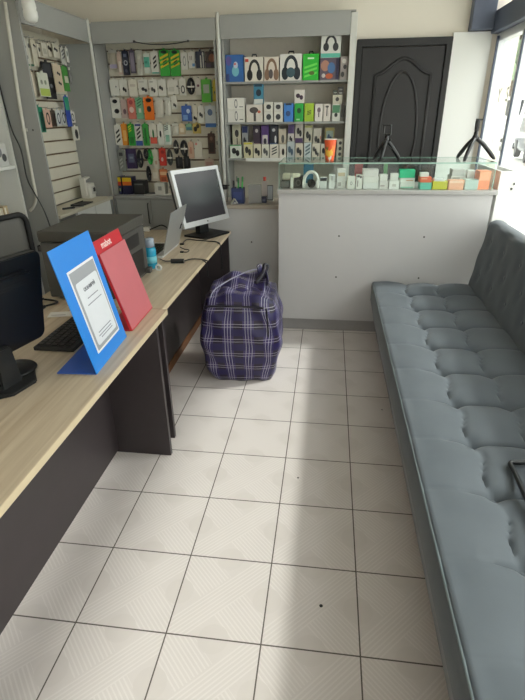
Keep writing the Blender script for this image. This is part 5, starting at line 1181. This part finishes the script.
low = [mb.bm.verts.new((v.co.x, v.co.y, .30)) for v in border]; n = len(border)
for i in range(n): mb.bm.faces.new((border[i], low[i], low[(i + 1) % n], border[(i + 1) % n]))
bmesh.ops.recalc_face_normals(mb.bm, faces=mb.bm.faces)
seat = mb.build('seat_cushion', M_SOFA, t, angle=60)
for x in COLS:
    for y in ROWS: MB().lathe([(.014, -.004), (.013, .003), (.006, .006)], x, y, 10, 'z', seat_z(x, y) + .001).build('button', M_SOFA, seat, True)
mb = MB(); mb.prism([(SX0 + .001, .298), (SX0 + .055, .06), (1.32, .06), (1.32, .298)], SY0, SY1 - .01, 'y', .004)
mb.build('base_frame', M_SOFA, t)
MB().tube([(SX0 + .003, SY0, .443), (SX0 + .003, SY1 - .02, .443), (SX0 + .03, SY1 - .001, .443)], .005, 6).build('piping', mat('piping', (112, 124, 128), .6), t, True)
for x in (.66, 1.25):
    for y in (SY0 + .12, .3, SY1 - .14): MB().lathe([(.02, .0), (.025, .06)], x, y, 12).build('leg', M_BLACKM, t, True)
# back: a padded slab leaning on the window side
prof = [(1.225, .42), (1.222, .48), (1.24, .60), (1.262, .74), (1.280, .86), (1.292, .905), (1.315, .925), (1.35, .928), (1.385, .915), (1.402, .88), (1.40, .78), (1.392, .6), (1.38, .42)]
pp = smooth_path([(x, 0, z) for x, z in prof], 4); NP_ = len(pp) - 1
BR = [1.80 - .29 * k for k in range(12)]; BZ = (.56, .68, .80)
mb = MB()
def back_fn(a, b):
    i = min(int(round(a * NP_)), NP_); p = pp[i]; y = SY0 + (SY1 - SY0) * b
    q = pp[min(i + 1, NP_)] - pp[max(i - 1, 0)]; nn = Vector((-q.z, 0, q.x)).normalized()
    off = 0.
    if p.x < 1.30:
        for k, bz in enumerate(BZ):
            for by in BR:
                yy = by - (.145 if k % 2 else 0); r2 = (p.z - bz) ** 2 + (y - yy) ** 2
                if r2 < .03: off -= .016 * math.exp(-r2 / .0014)
        off += .004 * math.sin(2 * PI * (y / .29)) * math.sin(2 * PI * p.z / .24)
    e_ = min(SY1 - y, y - SY0)
    if e_ < .03: off -= .03 * (1 - math.sqrt(max(0, 1 - ((.03 - e_) / .03) ** 2)))
    return p + nn * off + Vector((0, y, 0))
vs = mb.grid(NP_, 220, back_fn)
mb.bm.faces.new([vs[i][0] for i in range(NP_ + 1)]); mb.bm.faces.new([vs[i][220] for i in range(NP_, -1, -1)])
mb.bm.faces.new([vs[0][j] for j in range(221)] + [vs[NP_][j] for j in range(220, -1, -1)])
bmesh.ops.recalc_face_normals(mb.bm, faces=mb.bm.faces)
bk = mb.build('backrest', M_SOFA, t, angle=60)
for k, bz in enumerate(BZ):
    x = {0: 1.236, 1: 1.254, 2: 1.273}[k] + .012
    for by in BR:
        y = by - (.145 if k % 2 else 0)
        if y > SY0 + .05: MB().lathe([(.012, -.006), (.012, .002)], x, y, 10, 'x', bz).build('button', M_SOFA, bk, True)
# black strap lying on the seat
t = thing('black_strap', 'black folded strap handle lying on the sofa seat', 'strap', (0, 0, 0))
q0, q1, q2 = (at_z(k[0], k[1], .475) for k in ((545, 461), (510.5, 463), (527, 500)))
pth = [q0, q0 * .3 + q1 * .7, q1, q1 * .7 + q2 * .3, q2, q2 + (q2 - q1) * .6]
for p in pth: p.z = max(p.z, seat_z(p.x, p.y) + .012)
MB().tube(smooth_path(pth, 5), .009, 8).build('strap', M_BLACK, t, True)
MB().box(pth[-1].x - .015, pth[-1].y - .02, pth[-1].z - .008, pth[-1].x + .015, pth[-1].y + .02, pth[-1].z + .008, .003).build('buckle', M_BLACKM, t)

# ---------------------------------------------------------------------- light
w = bpy.data.worlds.new('world'); bpy.context.scene.world = w; w.use_nodes = True; nt = w.node_tree
bg = nt.nodes['Background']; bg.inputs[0].default_value = (1.0, .98, .955, 1); bg.inputs[1].default_value = 3.0
sl = bpy.data.lights.new('sun', 'SUN'); sl.energy = 2.2; sl.angle = math.radians(5); sl.color = (1, .97, .93)
so = bpy.data.objects.new('sun', sl); C.objects.link(so); so.location = (8, 6, 8)
so.rotation_euler = Vector((-1.0, -.25, -1)).to_track_quat('-Z', 'Y').to_euler()
sc = bpy.context.scene
sc.view_settings.view_transform = 'Standard'; sc.view_settings.look = 'None'; sc.view_settings.gamma = 1; sc.view_settings.exposure = 0.36
sc.view_settings.use_curve_mapping = False
sc.cycles.use_denoising = True; sc.cycles.max_bounces = 10; sc.cycles.diffuse_bounces = 6; sc.cycles.transparent_max_bounces = 16
sc.cycles.sample_clamp_indirect = 8
